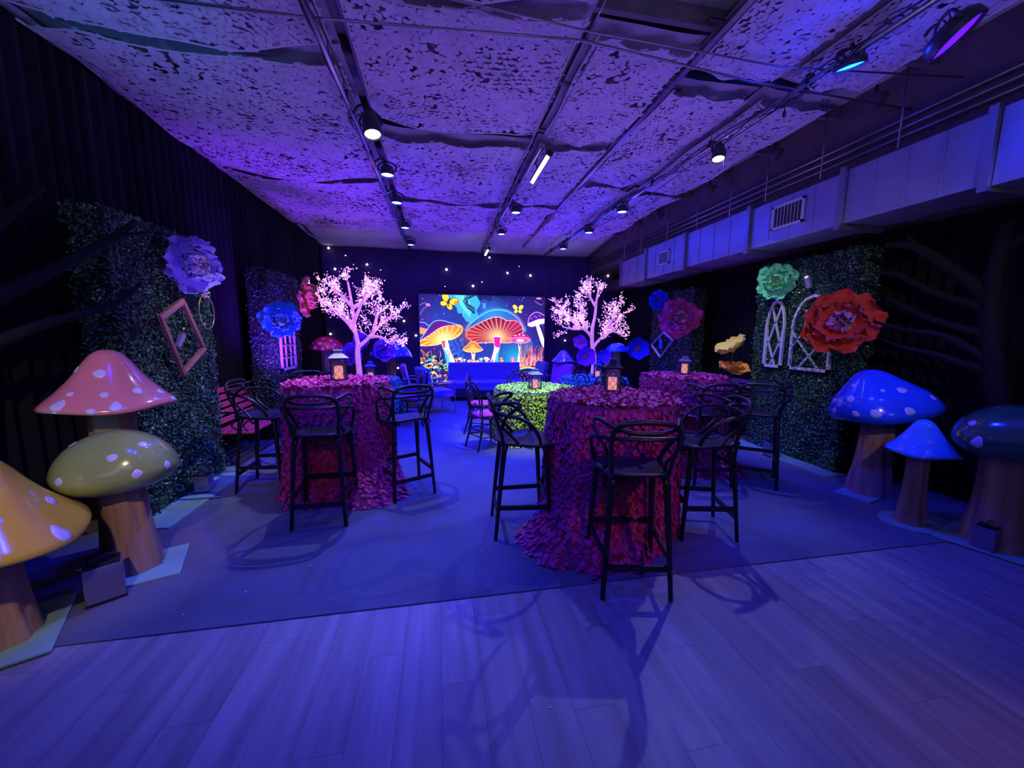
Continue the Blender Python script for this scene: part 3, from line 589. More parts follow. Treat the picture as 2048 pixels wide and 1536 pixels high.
peony('orange paper flower seen edge on at the end of the far left leaf wall', (-2.28, 6.95, 2.17), (1, .18, 0), .34, (1, .40, .14), (.95, .36, .10), (.7, .2, .05), 23)
peony('mint green paper flower at the top of the right leaf wall', (4.36, 4.42, 2.31), (-1, -.95, -.05), .24, (.16, .72, .38), (.30, .8, .42), (.8, .75, .25), 24)
peony('big red paper flower covering the right arched window frame', (4.30, 3.50, 1.74), (-.85, -.8, .05), .36, (.85, .07, .03), (.88, .36, .50), (.7, .55, .45), 25)
peony('magenta paper flower on the far right leaf wall', (4.26, 6.30, 1.90), (-.6, -1, .05), .37, (.75, .06, .32), (.85, .30, .42), (.9, .5, .3), 26)
peony('small deep blue paper flower left of the magenta one', (4.34, 7.12, 2.28), (-.9, -.9, 0), .21, (.02, .08, .9), (.05, .12, .9), (.35, .3, .35), 27)
def poppy(label, head, base, face, r, c, c2, seed, npet=6, rose=False):
    t = thing('giant_flower', label, 'paper flower', (base[0], base[1], .008)); hd = Vector(head)-Vector((base[0], base[1], .008)); rg = random.Random(seed)
    mo = fmat('p%d' % seed, c); mc = fmat('pc%d' % seed, c2); ms = mat('stem_green', (.03, .06, .03), .6)
    MB().tube(crom([(0, 0, .0), (.01, .0, hd.z*.5), (hd.x*.7, hd.y*.7, hd.z*.88), hd-Vector(face).normalized()*.04], 6), .011, 7).build('stem', ms, t)
    MB().lathe([(0, 0), (.09, 0), (.09, .012), (.02, .02), (.012, .05)], 16).build('base_plate', m_blackmetal, t)
    h = bpy.data.objects.new('flower_head', None)
    Rm = Vector(face).normalized().to_track_quat('Z', 'Y').to_matrix().to_4x4()
    def part(me, ang, tl, size, r0=.01, z=0, ws=1):
        o = link('petal', me, t); o.matrix_local = Matrix.Translation(hd) @ Rm @ Matrix.Rotation(ang, 4, 'Z') @ Matrix.Translation((0, r0, z)) @ Matrix.Rotation(tl, 4, 'X') @ Matrix.Diagonal((size*ws, size, size, 1))
    bpy.data.objects.remove(h)
    A = [petal_mesh('petal', mo, .30, .07, 1.15, seed*7+k) for k in range(3)]
    for k in range(npet): part(A[k % 3], 2*pi*k/npet+rg.uniform(-.1, .1), radians(rg.uniform(4, 26)), r*rg.uniform(.92, 1.05), .01, .012*(k % 2))
    if rose:
        for q, (tl, s) in enumerate([(35, .8), (52, .62), (66, .46), (78, .32)]):
            for k in range(5): part(A[(k+q) % 3], 2*pi*(k+.5*q)/5, radians(tl), r*s, .01, .01)
    c_ = MB(); c_.sphere((0, 0, 0), .14*r, 8, 5)
    for k in range(12):
        a = 2*pi*k/12; c_.tube([(0, 0, .02), (.16*r*cos(a), .16*r*sin(a), .18*r)], [.008*r/.3, .014*r/.3], 5)
    o = c_.build('centre', mc, t); o.matrix_local = Matrix.Translation(hd) @ Rm
    return t
poppy('yellow giant poppy tilted upwards by the right leaf wall', (4.34, 5.06, 1.38), (4.44, 5.22), (-.62, .1, .80), .27, (.95, .75, .10), (.7, .6, .1), 31)
poppy('orange giant poppy lying lower than the yellow one', (4.32, 5.00, 1.05), (4.50, 5.34), (-.15, -.30, 1), .23, (.95, .38, .03), (.8, .5, .1), 32)
poppy('blue giant poppy at the back right over the table chairs', (4.36, 7.95, 1.28), (4.40, 8.2), (-.35, -1, .15), .28, (.02, .05, .9), (.9, .15, .05), 33)
poppy('purple giant poppy left of the right lit tree', (3.04, 7.75, 1.12), (3.1, 8.0), (-.2, -1, .1), .25, (.30, .03, .8), (.9, .12, .05), 34)
poppy('violet giant poppy half hidden behind the right tree trunk', (3.12, 8.25, 1.42), (3.1, 8.5), (-.4, -1, .1), .18, (.28, .05, .85), (.8, .1, .1), 35)
poppy('small blue giant poppy right of the right tree trunk', (3.50, 7.85, 1.08), (3.55, 8.1), (-.1, -1, .45), .19, (.10, .04, .9), (.9, .15, .05), 36)
poppy('violet paper rose behind the left tree trunk on its left', (-1.80, 8.25, 1.14), (-1.75, 8.5), (.1, -1, .1), .25, (.22, .06, .9), (.15, .05, .7), 37, rose=True)
poppy('violet paper rose above the other one behind the left tree', (-1.62, 8.45, 1.40), (-1.62, 8.62), (.0, -1, .3), .21, (.20, .06, .9), (.15, .05, .7), 38, rose=True)
poppy('violet paper rose behind the left tree trunk on its right', (-1.22, 8.35, 1.24), (-1.3, 8.5), (.6, -1, .1), .27, (.22, .06, .9), (.15, .05, .7), 39, rose=True)

# ------------------------------------------------------------------ frames, windows, hoop, jars on the leaf walls
def frame4(name, label, cat, X, pts, w, th, m, group=None, ornate=False, s=1):
    cy = sum(p[0] for p in pts)/4; cz = sum(p[1] for p in pts)/4; t = thing(name, label, cat, (X, cy, cz), 0, group)
    Q = [Vector((0, p[0]-cy, p[1]-cz)) for p in pts]
    for i in range(4):
        a, b = Q[i], Q[(i+1) % 4]; mi_ = w*.75
        ai, bi = a*(1-1.35*w/a.length), b*(1-1.35*w/b.length)
        vs = [a+Vector((s*.0, 0, 0)), b+Vector((s*.0, 0, 0)), bi, ai]; fr = [v+Vector((s*th, 0, 0)) for v in vs]
        mid = [(vs[0]*.55+vs[3]*.45)+Vector((s*th*1.35, 0, 0)), (vs[1]*.55+vs[2]*.45)+Vector((s*th*1.35, 0, 0))]
        mb = MB(); mb.add(vs+fr+mid, [(0, 1, 2, 3), (0, 4, 5, 1), (4, 8, 9, 5), (8, 7, 6, 9), (3, 2, 6, 7), (0, 3, 7, 8, 4), (1, 5, 9, 6, 2)])
        mb.build('rail', m, t)
        if ornate:
            mb = MB(); L = (b-a).length; n = int(L/.032)
            for k in range(n): p = a.lerp(b, (k+.5)/n)*.955; mb.sphere(p+Vector((s*(th+.006), 0, 0)), .010, 6, 4)
            mb.build('beading', m, t)
    return t
m_frame = mat('brown_frame', (.48, .18, .17), .35, noise=.2, nscale=10)
m_white = mat('distressed_white', (.70, .66, .74), .5, noise=.1, nscale=30)
m_silver = mat('silver_frame', (.55, .5, .6), .25, metal=.6)
frame4('picture_frame', 'empty reddish brown wooden frame hung as a diamond on the left leaf wall', 'picture frame', -2.40, [(3.82, 1.72), (4.16, 1.90), (4.44, 1.40), (4.05, 1.17)], .045, .03, m_frame)
frame4('picture_frame', 'empty silver beaded frame hung as a diamond on the far right leaf wall', 'picture frame', 4.415, [(7.45, 1.38), (7.0, 1.68), (6.65, 1.50), (7.08, 1.12)], .045, .025, m_silver, ornate=True, s=-1)
t = thing('hoop', 'thin gold hoop with a small bow hanging on the left leaf wall', 'hoop', (-2.40, 4.55, 1.79)); m_gold = mat('gold', (.75, .55, .28), .3, metal=.8)
MB().tube([(0, .13*cos(a), .175*sin(a)) for a in np.linspace(0, 2*pi, 33)[:-1]], .0055, 6, closed=True).build('ring', m_gold, t)
mb = MB()
for k in range(7): mb.sphere((.01*(k % 2), -.05+.017*k, .165+.02*sin(k*2)), .014, 6, 4)
mb.build('bow', mat('pink_bow', (.6, .35, .6), .6), t)
m_glass = mat('jar_glass', (.42, .32, .62), .12, spec=.9, coat=.8, trans=.35)
def jar(loc, label, rot, s=1, m=m_glass):
    t = thing('glass_lantern', label, 'glass jar', loc); t.rotation_euler = rot
    MB().lathe([(.0, 0), (.026*s, 0), (.030*s, .01), (.034*s, .10*s), (.038*s, .13*s), (.036*s, .145*s), (.031*s, .14*s), (.027*s, .02)], 6, smooth=False).build('glass', m, t)
    MB().lathe([(0, .145*s), (.03*s, .147*s), (.03*s, .165*s), (.012*s, .18*s), (0, .18*s)], 10).build('lid', m_pipe, t)
    MB().tube(crom([(-.03*s, 0, .15*s), (0, 0, .21*s), (.03*s, 0, .15*s)], 6), .003, 5).build('handle', m_pipe, t)
jar((-2.385, 4.02, 1.44), 'violet glass jar inside the brown diamond frame', (radians(-38), 0, 0), .9)
jar((4.40, 3.98, 2.17), 'violet glass jar above the arched frames on the right leaf wall', (radians(-18), 0, 0), 1.0)
jar((4.38, 7.04, 1.33), 'small blue glass jar inside the silver diamond frame', (radians(-8), 0, 0), 1.1, mat('jar_blue', (.1, .3, .95), .12, coat=.8))
def arch_window(label, X, y0, y1, z0, z1, s, kind, spring, m=m_white):
    t = thing('window_frame', label, 'window frame', (X, (y0+y1)/2, z0)); w = y1-y0; h = z1-z0; bw = .036; th = .03
    def halfw(z):   # arch half width at height z
        if z < spring*h: return w/2
        q = (z-spring*h)/(h-spring*h); return w/2*sqrt(max(0, 1-q**1.7))
    MB().bar((s*th/2, -w/2, bw/2), (s*th/2, w/2, bw/2), th, bw).build('rail', m, t)
    outer = [(-w/2, 0)]+[(-halfw(z)*1.0, z) for z in np.linspace(spring*h, h, 12)]+[(halfw(z), z) for z in np.linspace(h, spring*h, 12)[1:]]+[(w/2, 0)]
    vs = []; n = len(outer); cx, cz = 0, h*.42
    for (a, b) in outer:
        d = Vector((0-a, (cz-b) if b > spring*h else 0)).normalized()*bw; vs += [(0, a, b), (0, a+d.x, b+d.y), (s*th, a+d.x, b+d.y), (s*th, a, b)]
    fs = [(i*4+k, (i+1)*4+k, (i+1)*4+(k+1) % 4, i*4+(k+1) % 4) for i in range(n-1) for k in range(4)]
    MB().add(vs, fs).build('arch', m, t)
    b2 = .6*bw; X0 = s*th*.5
    def bars(L):
        for (a, b) in L: MB().bar((X0, a[0]*w/2, a[1]*h), (X0, b[0]*w/2, b[1]*h), th*.6, b2, (1, 0, 0)).build('glazing_bar', m, t)
    if kind == 'x': bars([((-.25, .03), (.85, .48)), ((.25, .03), (-.85, .48)), ((-.85, .25), (.45, .88)), ((.85, .25), (-.45, .88))])
    elif kind == 'x2': bars([((-.45, .04), (.92, .50)), ((.45, .04), (-.92, .50)), ((-.9, .30), (.35, .80)), ((.9, .30), (-.35, .80))])
    else:
        bars([((q, .02), (q, .93-.2*abs(q))) for q in (-.33, .33)]+[((-.95, z), (.95, z)) for z in (.20, .40, .60)])
    return t
arch_window('narrow white arched window frame with crossed bars on the right leaf wall', 4.46, 4.30, 4.60, 1.17, 2.08, -1, 'x', .55)
arch_window('wide worn white arched window frame half hidden by the red flower', 4.46, 3.66, 4.20, 1.17, 2.10, -1, 'x2', .58, mat('worn_white', (.70, .66, .74), .5, noise=.95, nscale=28))
arch_window('white arched lattice window frame below the blue flower on the left', -2.40, 6.32, 6.90, 1.00, 1.95, 1, 'grid', .6)

# ------------------------------------------------------------------ battery uplights on the floor
m_mirror = mat('uplight_case', (.30, .28, .42), .18, metal=.7)
def uplight(loc, rz, label, s=1):
    t = thing('uplight', label, 'floor light', (loc[0], loc[1], .008), rz); w, d, h = .16*s, .14*s, .20*s
    MB().box((0, 0, h/2+.012), (w, d, h)).build('case', m_mirror, t, bevel=.006)
    MB().box((0, 0, .006), (w*1.02, d*1.02, .012)).build('foot', m_blackmetal, t)
    MB().box((0, 0, h+.016), (w*.86, d*.82, .012)).build('top_plate', m_blackmetal, t)
    MB().lathe([(0, h+.023), (w*.32, h+.023), (w*.34, h+.03), (w*.38, h+.03), (w*.38, h+.022)], 16).build('lens_ring', m_blackmetal, t)
    MB().tube(crom([(-w*.5, 0, h*.9), (-w*.3, 0, h+.05), (w*.3, 0, h+.05), (w*.5, 0, h*.9)], 4), .004, 6).build('handle', m_blackmetal, t)
uplight((-1.99, 2.50), .62, 'small mirrored floor uplight between the yellow and green mushrooms', 1.05)
uplight((-2.33, 4.10), .1, 'small floor uplight at the foot of the left leaf wall', .8)
uplight((4.30, 4.18), -.2, 'small floor uplight on the board of the right leaf wall', .9)
uplight((4.02, 2.02-.04), .1, 'small floor uplight beside the dark green mushroom stem', .85)
# ------------------------------------------------------------------ tables with petal cloths
m_tab = mat('table_laminate', (.1, .09, .08), .6)
def table(label, x, y, r, h):
    t = thing('round_table', label, 'table', (x, y, .008))
    MB().lathe([(0, h-.03), (r-.03, h-.03), (r-.02, h-.02), (r-.02, h-.005), (0, h-.005)], 40).build('tabletop', m_tab, t)
    MB().lathe([(.035, .03), (.035, h-.03)], 16).build('pole', m_blackmetal, t)
    for k in range(4):
        a = k*pi/2+.4; MB().bar((0, 0, .03), (r*.6*cos(a), r*.6*sin(a), .02), .05, .03).build('foot', m_blackmetal, t)
def petal_cloth(label, x, y, r, h, col, seed, npet, psize, nparts, spill=None, flute=.026, group=None, colbase=None):
    """spill: list of (angle deg, amount) where the hem pools on the floor"""
    rg = np.random.default_rng(seed); t = thing('tablecloth', label, 'tablecloth', (x, y, .008), 0, group)
    m_p = mat('petal_%d' % seed, col, .52, noise=.35, nscale=30, sheen=.2, spec=.4); m_b = mat('cloth_%d' % seed, colbase or tuple(c*.45 for c in col), .8, noise=.3, nscale=12)
    H0 = h+.004-.0; spill = spill or []
    def rad(a, v):    # v 0 at rim, 1 at floor
        fl_ = flute*(.25+.9*v)*np.sin(a*13+seed+1.2*np.sin(a*3))+flute*.5*v*np.sin(a*7+2*seed)
        sp = 0
        for (d, amt) in spill: sp = sp+amt*np.exp(-(((a-math.radians(d)+pi) % (2*pi)-pi)/.42)**2)*np.clip((v-.62)/.38, 0, 1)**2.2
        return r+.012+fl_*1.0+.035*v+sp
    def side(a, v):
        q = rad(a, v); return np.stack([q*np.cos(a), q*np.sin(a), (H0-.012)*(1-v)+.006+0*a], -1)
    mb = MB()
    prof = []
    def fn(u, v):
        a = u*2*pi
        if v < .25: q = v/.25; return (r*q*cos(a), r*q*sin(a), H0+.002)
        if v < .3: q = (v-.25)/.05; return ((r+.012*q)*cos(a), (r+.012*q)*sin(a), H0-.012*q)
        p = side(np.array(a), np.array((v-.3)/.7)); return tuple(float(c) for c in p)
    mb.grid(fn, 160, 40, closeu=True); mb.build('fabric', m_b, t)
    # petals
    At = pi*r*r; As = 2*pi*r*h; nt_ = int(npet*At/(At+As)); ns = npet-nt_
    qa = rg.uniform(0, 2*pi, nt_); qr = r*np.sqrt(rg.random(nt_)); Ot = np.stack([qr*np.cos(qa), qr*np.sin(qa), np.full(nt_, H0+.006)], 1)
    da = rg.uniform(0, 2*pi, nt_); tl = rg.uniform(.05, .75, nt_); Yt = np.stack([np.cos(da)*np.cos(tl), np.sin(da)*np.cos(tl), np.sin(tl)], 1); Zt = nrm(np.stack([-np.cos(da)*np.sin(tl), -np.sin(da)*np.sin(tl), np.cos(tl)], 1)+rg.normal(0, .18, (nt_, 3))); Xt = nrm(np.cross(Yt, Zt)); Zt = np.cross(Xt, Yt)
    a = rg.uniform(0, 2*pi, ns); a = a-.012*np.sin(a*78); v = rg.uniform(0, 1, ns)**.95; Os = side(a, v); e = 1e-3
    dA = nrm(side(a+e, v)-Os); dV = nrm(side(a, np.minimum(v+e, 1.001))-side(a, v-e)); Ns = nrm(np.cross(dV, dA)); flip = np.sign((Ns*np.stack([np.cos(a), np.sin(a), 0*a+.01], 1)).sum(1)); Ns *= flip[:, None]
    Ys = nrm(dV+Ns*rg.uniform(.10, .50, ns)[:, None]+dA*rg.normal(0, .38, ns)[:, None]); Zs = nrm(Ns-Ys*(Ns*Ys).sum(1)[:, None]+dA*rg.normal(0, .22, ns)[:, None]); Xs = nrm(np.cross(Ys, Zs)); Zs = np.cross(Xs, Ys); Os = Os+Ns*.004
    O = np.concatenate([Ot, Os]); X = np.concatenate([Xt, Xs]); Y = np.concatenate([Yt, Ys]); Z = np.concatenate([Zt, Zs]); n = len(O)
    s = psize*rg.uniform(.75, 1.25, n)
    tips = O[:, 2]+Y[:, 2]*s; O[:, 2] += np.maximum(0, .004-np.minimum(tips, O[:, 2]))
    tv = [(-.10, 0, 0), (.10, 0, 0), (-.36, .45, .03), (0, .48, -.05), (.36, .45, .03), (-.24, .82, .0), (.24, .82, .0), (0, 1.0, .05)]
    tf = [(0, 1, 4, 3), (0, 3, 2, 2), (2, 3, 7, 5), (3, 4, 6, 7)]
    tf3 = [(0, 1, 3), (0, 3, 2), (1, 4, 3), (2, 3, 5), (3, 7, 5), (3, 4, 6), (3, 6, 7)]
    part = np.zeros(n, bool)
    if nparts:
        toc = nrm(np.array([[-x, -y, CAM_H-.6]])); wp = O+np.array([x, y, 0]); dist = np.linalg.norm(wp-np.array([0, 0, CAM_H]), axis=1); view = nrm(np.array([0, 0, CAM_H])-wp); fac = np.abs((Z*view).sum(1)); vis = (O[:, 0]*-x+O[:, 1]*-y) > .15*r*math.hypot(x, y)
        score = np.where(vis | (O[:, 2] > H0), fac*s/dist, 0)*rg.uniform(.8, 1, n); part[np.argsort(-score)[:nparts]] = True
        pme = npmesh('petal', tv, tf3, m_p, True)
        for i in np.nonzero(part)[0]:
            o = link('petal', pme, t); k = float(s[i])
            Mx = Matrix(((X[i][0]*k, Y[i][0]*k, Z[i][0]*k, O[i][0]), (X[i][1]*k, Y[i][1]*k, Z[i][1]*k, O[i][1]), (X[i][2]*k, Y[i][2]*k, Z[i][2]*k, O[i][2]), (0, 0, 0, 1))); o.matrix_local = Mx
    q = ~part; V, Fa = scatter(tv, tf3, O[q], X[q], Y[q], Z[q], s[q], s[q], s[q]); link('petal_cover', npmesh('petal_cover', V, Fa, m_p, True), t, kind='stuff')
    return t
MAG = (.56, .022, .19)
T1, T2, T3 = (1.37, 2.88), (-1.04, 4.14), (2.98, 4.25)
table('tall cocktail table hidden under the nearest magenta petal cloth', *T1, .49, 1.07)
table('tall cocktail table hidden under the left magenta petal cloth', *T2, .49, 1.07)
table('tall cocktail table hidden under the right rear magenta petal cloth', *T3, .49, 1.07)
petal_cloth('magenta petal tablecloth on the nearest tall table in the middle right', *T1, .49, 1.07, MAG, 41, 9000, .046, 300, [(200, .30), (235, .22), (262, .10)])
petal_cloth('magenta petal tablecloth on the tall table at the left', *T2, .49, 1.07, MAG, 42, 8500, .044, 300, [(305, .25), (240, .12), (330, .15)])
petal_cloth('magenta petal tablecloth on the tall table at the right rear', *T3, .49, 1.07, MAG, 43, 8500, .040, 0, [(300, .25), (250, .15)])
G1, G2, G3 = (1.42, 5.62), (-1.33, 6.98), (2.85, 6.75)
LIME, TEAL = (.50, .88, .025), (.14, .62, .48)
table('low round table hidden under the lime petal cloth', *G1, .60, .76)
table('low round table hidden under the teal petal cloth behind the left magenta one', *G2, .60, .76)
table('low round table hidden under the aqua petal cloth at the back right', *G3, .60, .76)
petal_cloth('lime green petal tablecloth on the low round table in the middle', *G1, .60, .76, LIME, 44, 8000, .036, 0, [(230, .05)], colbase=(.12, .2, .05))
petal_cloth('teal petal tablecloth on the low round table behind the left magenta one', *G2, .60, .76, TEAL, 45, 6000, .036, 0, colbase=(.05, .15, .12))
petal_cloth('aqua petal tablecloth on the low round table at the back right', *G3, .60, .76, TEAL, 46, 6000, .036, 0, colbase=(.05, .15, .12))

# ------------------------------------------------------------------ bar stools with three interlaced back loops
m_stool = mat('stool_plastic', (.012, .012, .015), .38, spec=.5)
def stool0():
    t = thing('bar_stool', '', 'bar stool')
    zs = .755; fb = {(-1, -1): ((-.165, -.15), (-.205, -.215)), (1, -1): ((.165, -.15), (.205, -.215)), (-1, 1): ((-.19, .17), (-.225, .215)), (1, 1): ((.19, .17), (.225, .215))}
    def sm(u, v):   # dished seat, rounded front, narrower rear
        y = -.19+.43*v; w = (.155+.075*min(1, v*1.6))*(1 if v < .8 else sqrt(max(0, 1-((v-.8)/.2*.75)**2))); x = (u*2-1)*w
        return (x, y, zs-.030*(1-(u*2-1)**2)*sin(pi*min(1, v*1.1))-.018*max(0, v-.8)/.2+(.02*(1-v/.15) if v < .15 else 0))
    mb = MB(); mb.grid(sm, 13, 14); o = mb.build('seat', m_stool, t); s = o.modifiers.new('s', 'SOLIDIFY'); s.thickness = .014; s.offset = 0
    pts = [sm(0, v) for v in np.linspace(0, 1, 9)]+[sm(u, 1) for u in np.linspace(0, 1, 7)[1:-1]]+[sm(1, v) for v in np.linspace(1, 0, 9)]+[sm(u, 0) for u in np.linspace(1, 0, 5)[1:-1]]
    MB().tube([(p[0], p[1], p[2]-.006) for p in pts], .013, 7, closed=True).build('seat_rim', m_stool, o)
    for k, ((ax, ay), (bx, by)) in fb.items():
        MB().tube([(ax*.93, ay*.9, zs-.01), (ax, ay, zs-.06), ((ax+bx)/2, (ay+by)/2, .37), (bx, by, .0)], [.029, .024, .0195, .0155], 9, flat=.85).build('leg', m_stool, t)
    def L(k, z):
        (ax, ay), (bx, by) = fb[k]; q = 1-z/(zs-.06); return (ax+(bx-ax)*q, ay+(by-ay)*q, z)
    for a, b, z in [((-1, -1), (1, -1), .19), ((-1, 1), (1, 1), .30), ((-1, -1), (-1, 1), .255), ((1, -1), (1, 1), .255)]:
        MB().bar(L(a, z), L(b, z), .019, .036).build('stretcher', m_stool, t)
    # first loop: arch rising straight from the rear legs
    A = [(-.165, -.15, zs-.03), (-.178, -.175, .84), (-.19, -.205, .93), (-.188, -.235, 1.03), (-.150, -.250, 1.080), (-.08, -.258, 1.096), (0, -.26, 1.10), (.08, -.258, 1.096), (.150, -.250, 1.080), (.188, -.235, 1.03), (.19, -.205, .93), (.178, -.175, .84), (.165, -.15, zs-.03)]
    MB().tube(crom(A, 5), .012, 8, flat=1.35).build('back_arch', m_stool, t)
    # second loop: low arm band, from the seat front round the back
    B = [(-.205, .13, zs-.02), (-.235, .10, .83), (-.258, .03, .925), (-.262, -.06, .975), (-.235, -.16, .992), (-.14, -.225, .998), (0, -.245, 1.0), (.14, -.225, .998), (.235, -.16, .992), (.262, -.06, .975), (.258, .03, .925), (.235, .10, .83), (.205, .13, zs-.02)]
    MB().tube(crom(B, 5), .011, 8, flat=1.5).build('arm_band', m_stool, t)
    # third loop: flares out into two ears at the sides
    Cc = [(-.20, -.02, zs-.02), (-.175, -.10, .82), (-.20, -.165, .90), (-.25, -.13, .99), (-.262, -.045, 1.065), (-.235, -.10, 1.082), (-.185, -.20, 1.060), (-.10, -.245, 1.040), (0, -.25, 1.034), (.10, -.245, 1.040), (.185, -.20, 1.060), (.235, -.10, 1.082), (.262, -.045, 1.065), (.25, -.13, .99), (.20, -.165, .90), (.175, -.10, .82), (.20, -.02, zs-.02)]
    MB().tube(crom(Cc, 5), .010, 8, flat=1.4).build('ear_loop', m_stool, t)
    return t
st0 = stool0(); index_kids()
def face(dx, dy): return atan2(-dx, dy)
stools = [(-1.0, 3.36, face(-.02, 1), 'black bar stool seen from behind in front of the left magenta table'),
          (-1.78, 4.20, face(1, -.03), 'black bar stool on the left side of the left magenta table near the red bench'),
          (-.36, 3.80, face(-.45, .9), 'black bar stool on the right side of the left magenta table'),
          (1.18, 2.14, face(.2, .98), 'black bar stool nearest the camera with its back turned'),
          (.62, 2.92, face(1, -.06), 'black bar stool on the left side of the nearest magenta table'),
          (2.08, 2.65, face(-.97, .25), 'black bar stool on the right side of the nearest magenta table'),
          (2.79, 3.56, face(.1, 1), 'black bar stool in front of the right rear magenta table'),
          (3.36, 3.48, face(.62, .78), 'black bar stool standing closest to the right leaf wall'),
          (2.32, 4.62, face(.9, -.4), 'black bar stool on the far left side of the right rear magenta table'),
          (-1.52, 4.86, face(.5, -.85), 'black bar stool behind the left magenta table seen over its top')]
for i, (x, y, rz, lb) in enumerate(stools):
    o = st0 if i == 0 else copy_tree(st0)
    o.location = (x, y, .008); o.rotation_euler = (0, 0, rz); o['label'] = lb; o['group'] = 'black bar stools at the tall tables'

# ------------------------------------------------------------------ loop back chairs
m_lack = mat('black_lacquer', (.006, .006, .008), .12, spec=.7, coat=.5); m_cush = mat('magenta_cushion', (.62, .03, .30), .6, sheen=.3)
def chair0():
    t = thing('loop_back_chair', '', 'chair')
    mb = MB(); mb.lathe([(0, .425), (.19, .425), (.205, .435), (.205, .455), (.195, .462), (0, .462)], 24); mb.build('seat', m_lack, t)
    def cu(u, v):
        a = u*2*pi; q = min(1, v*2) if v < .5 else 1; rr = .192*(v/.6 if v < .6 else 1+.02*sin((v-.6)/.4*pi)); z = .50-.006*(v/.6)**2 if v < .6 else .494-.030*((v-.6)/.4)
        c, s_ = cos(a), sin(a); k = 1/max(abs(c), abs(s_))**.45; return (rr*k*c, rr*k*s_, z)
    MB().grid(cu, 32, 10, closeu=True).build('cushion', m_cush, t)
    for sx in (-1, 1):
        MB().tube([(sx*.15, .15, .43), (sx*.165, .165, .2), (sx*.175, .18, 0)], [.017, .015, .012], 8).build('leg', m_lack, t)
        MB().tube([(sx*.14, -.16, .46), (sx*.155, -.18, .25), (sx*.18, -.25, 0)], [.018, .016, .013], 8).build('leg', m_lack, t)
    for z, q in ((.17, .0), (.26, .01)):
        for sx in (-1, 1): MB().tube([(sx*.168, .172, z), (sx*.163, -.20+q, z+.01)], .008, 6).build('stretcher', m_lack, t)
        MB().tube([(-.168, .172, z+.02), (.168, .172, z+.02)], .008, 6).build('stretcher', m_lack, t)
        MB().tube([(-.163, -.2, z+.02), (.163, -.2, z+.02)], .008, 6).build('stretcher', m_lack, t)
    def loop(w, z0, z1, r, name):
        pts = []
        for k in range(33):
            a = pi+pi*k/32*1.0; 
        pts = [(-w*.72, -.165, z0)]+[(w*cos(a), -.175-.06*((z0+(z1-z0)*(.45+.55*sin(a)))-.46)/.5, z0+(z1-z0)*(.45+.55*sin(a))) for a in np.linspace(pi, 0, 17)]+[(w*.72, -.165, z0)]
        MB().tube(crom(pts, 2), r, 8).build(name, m_lack, t)
    loop(.195, .45, .93, .014, 'outer_loop'); loop(.135, .47, .86, .011, 'inner_loop')
    MB().tube([(.062*cos(a), -.185, .58+.055*sin(a)) for a in np.linspace(0, 2*pi, 17)[:-1]], .009, 7, closed=True).build('ring', m_lack, t)
    return t
c0 = chair0(); index_kids()
chairs = [(.62, 5.20, face(.9, .42), 'loop back chair with magenta cushion nearest the camera left of the lime table'),
          (.63, 6.02, face(1, -.30), 'second loop back chair on the left of the lime table'),
          (1.72, 4.80, face(-.35, .95), 'loop back chair half hidden between the lime table and the nearest magenta cloth'),
          (1.36, 6.50, face(.05, -1), 'loop back chair behind the lime table in front of the sofa'),
          (2.22, 5.62, face(-1, .1), 'loop back chair on the right side of the lime table'),
          (2.28, 6.28, face(-.8, -.6), 'loop back chair between the lime table and the aqua table'),
          (2.78, 5.92, face(.05, 1), 'loop back chair in front of the aqua table'),
          (3.62, 6.40, face(-.9, .35), 'loop back chair on the right side of the aqua table'),
          (2.98, 7.62, face(-.1, -1), 'loop back chair behind the aqua table by the right lit tree'),
          (-.50, 6.72, face(-1, .3), 'loop back chair on the right side of the teal table'),
          (-1.48, 7.80, face(.15, -1), 'loop back chair behind the teal table by the left lit tree'),
          (-2.02, 6.62, face(.9, .5), 'loop back chair on the left side of the teal table')]
for i, (x, y, rz, lb) in enumerate(chairs):
    o = c0 if i == 0 else copy_tree(c0)
    o.location = (x, y, .008); o.rotation_euler = (0, 0, rz); o['label'] = lb; o['group'] = 'black loop back chairs at the round tables'

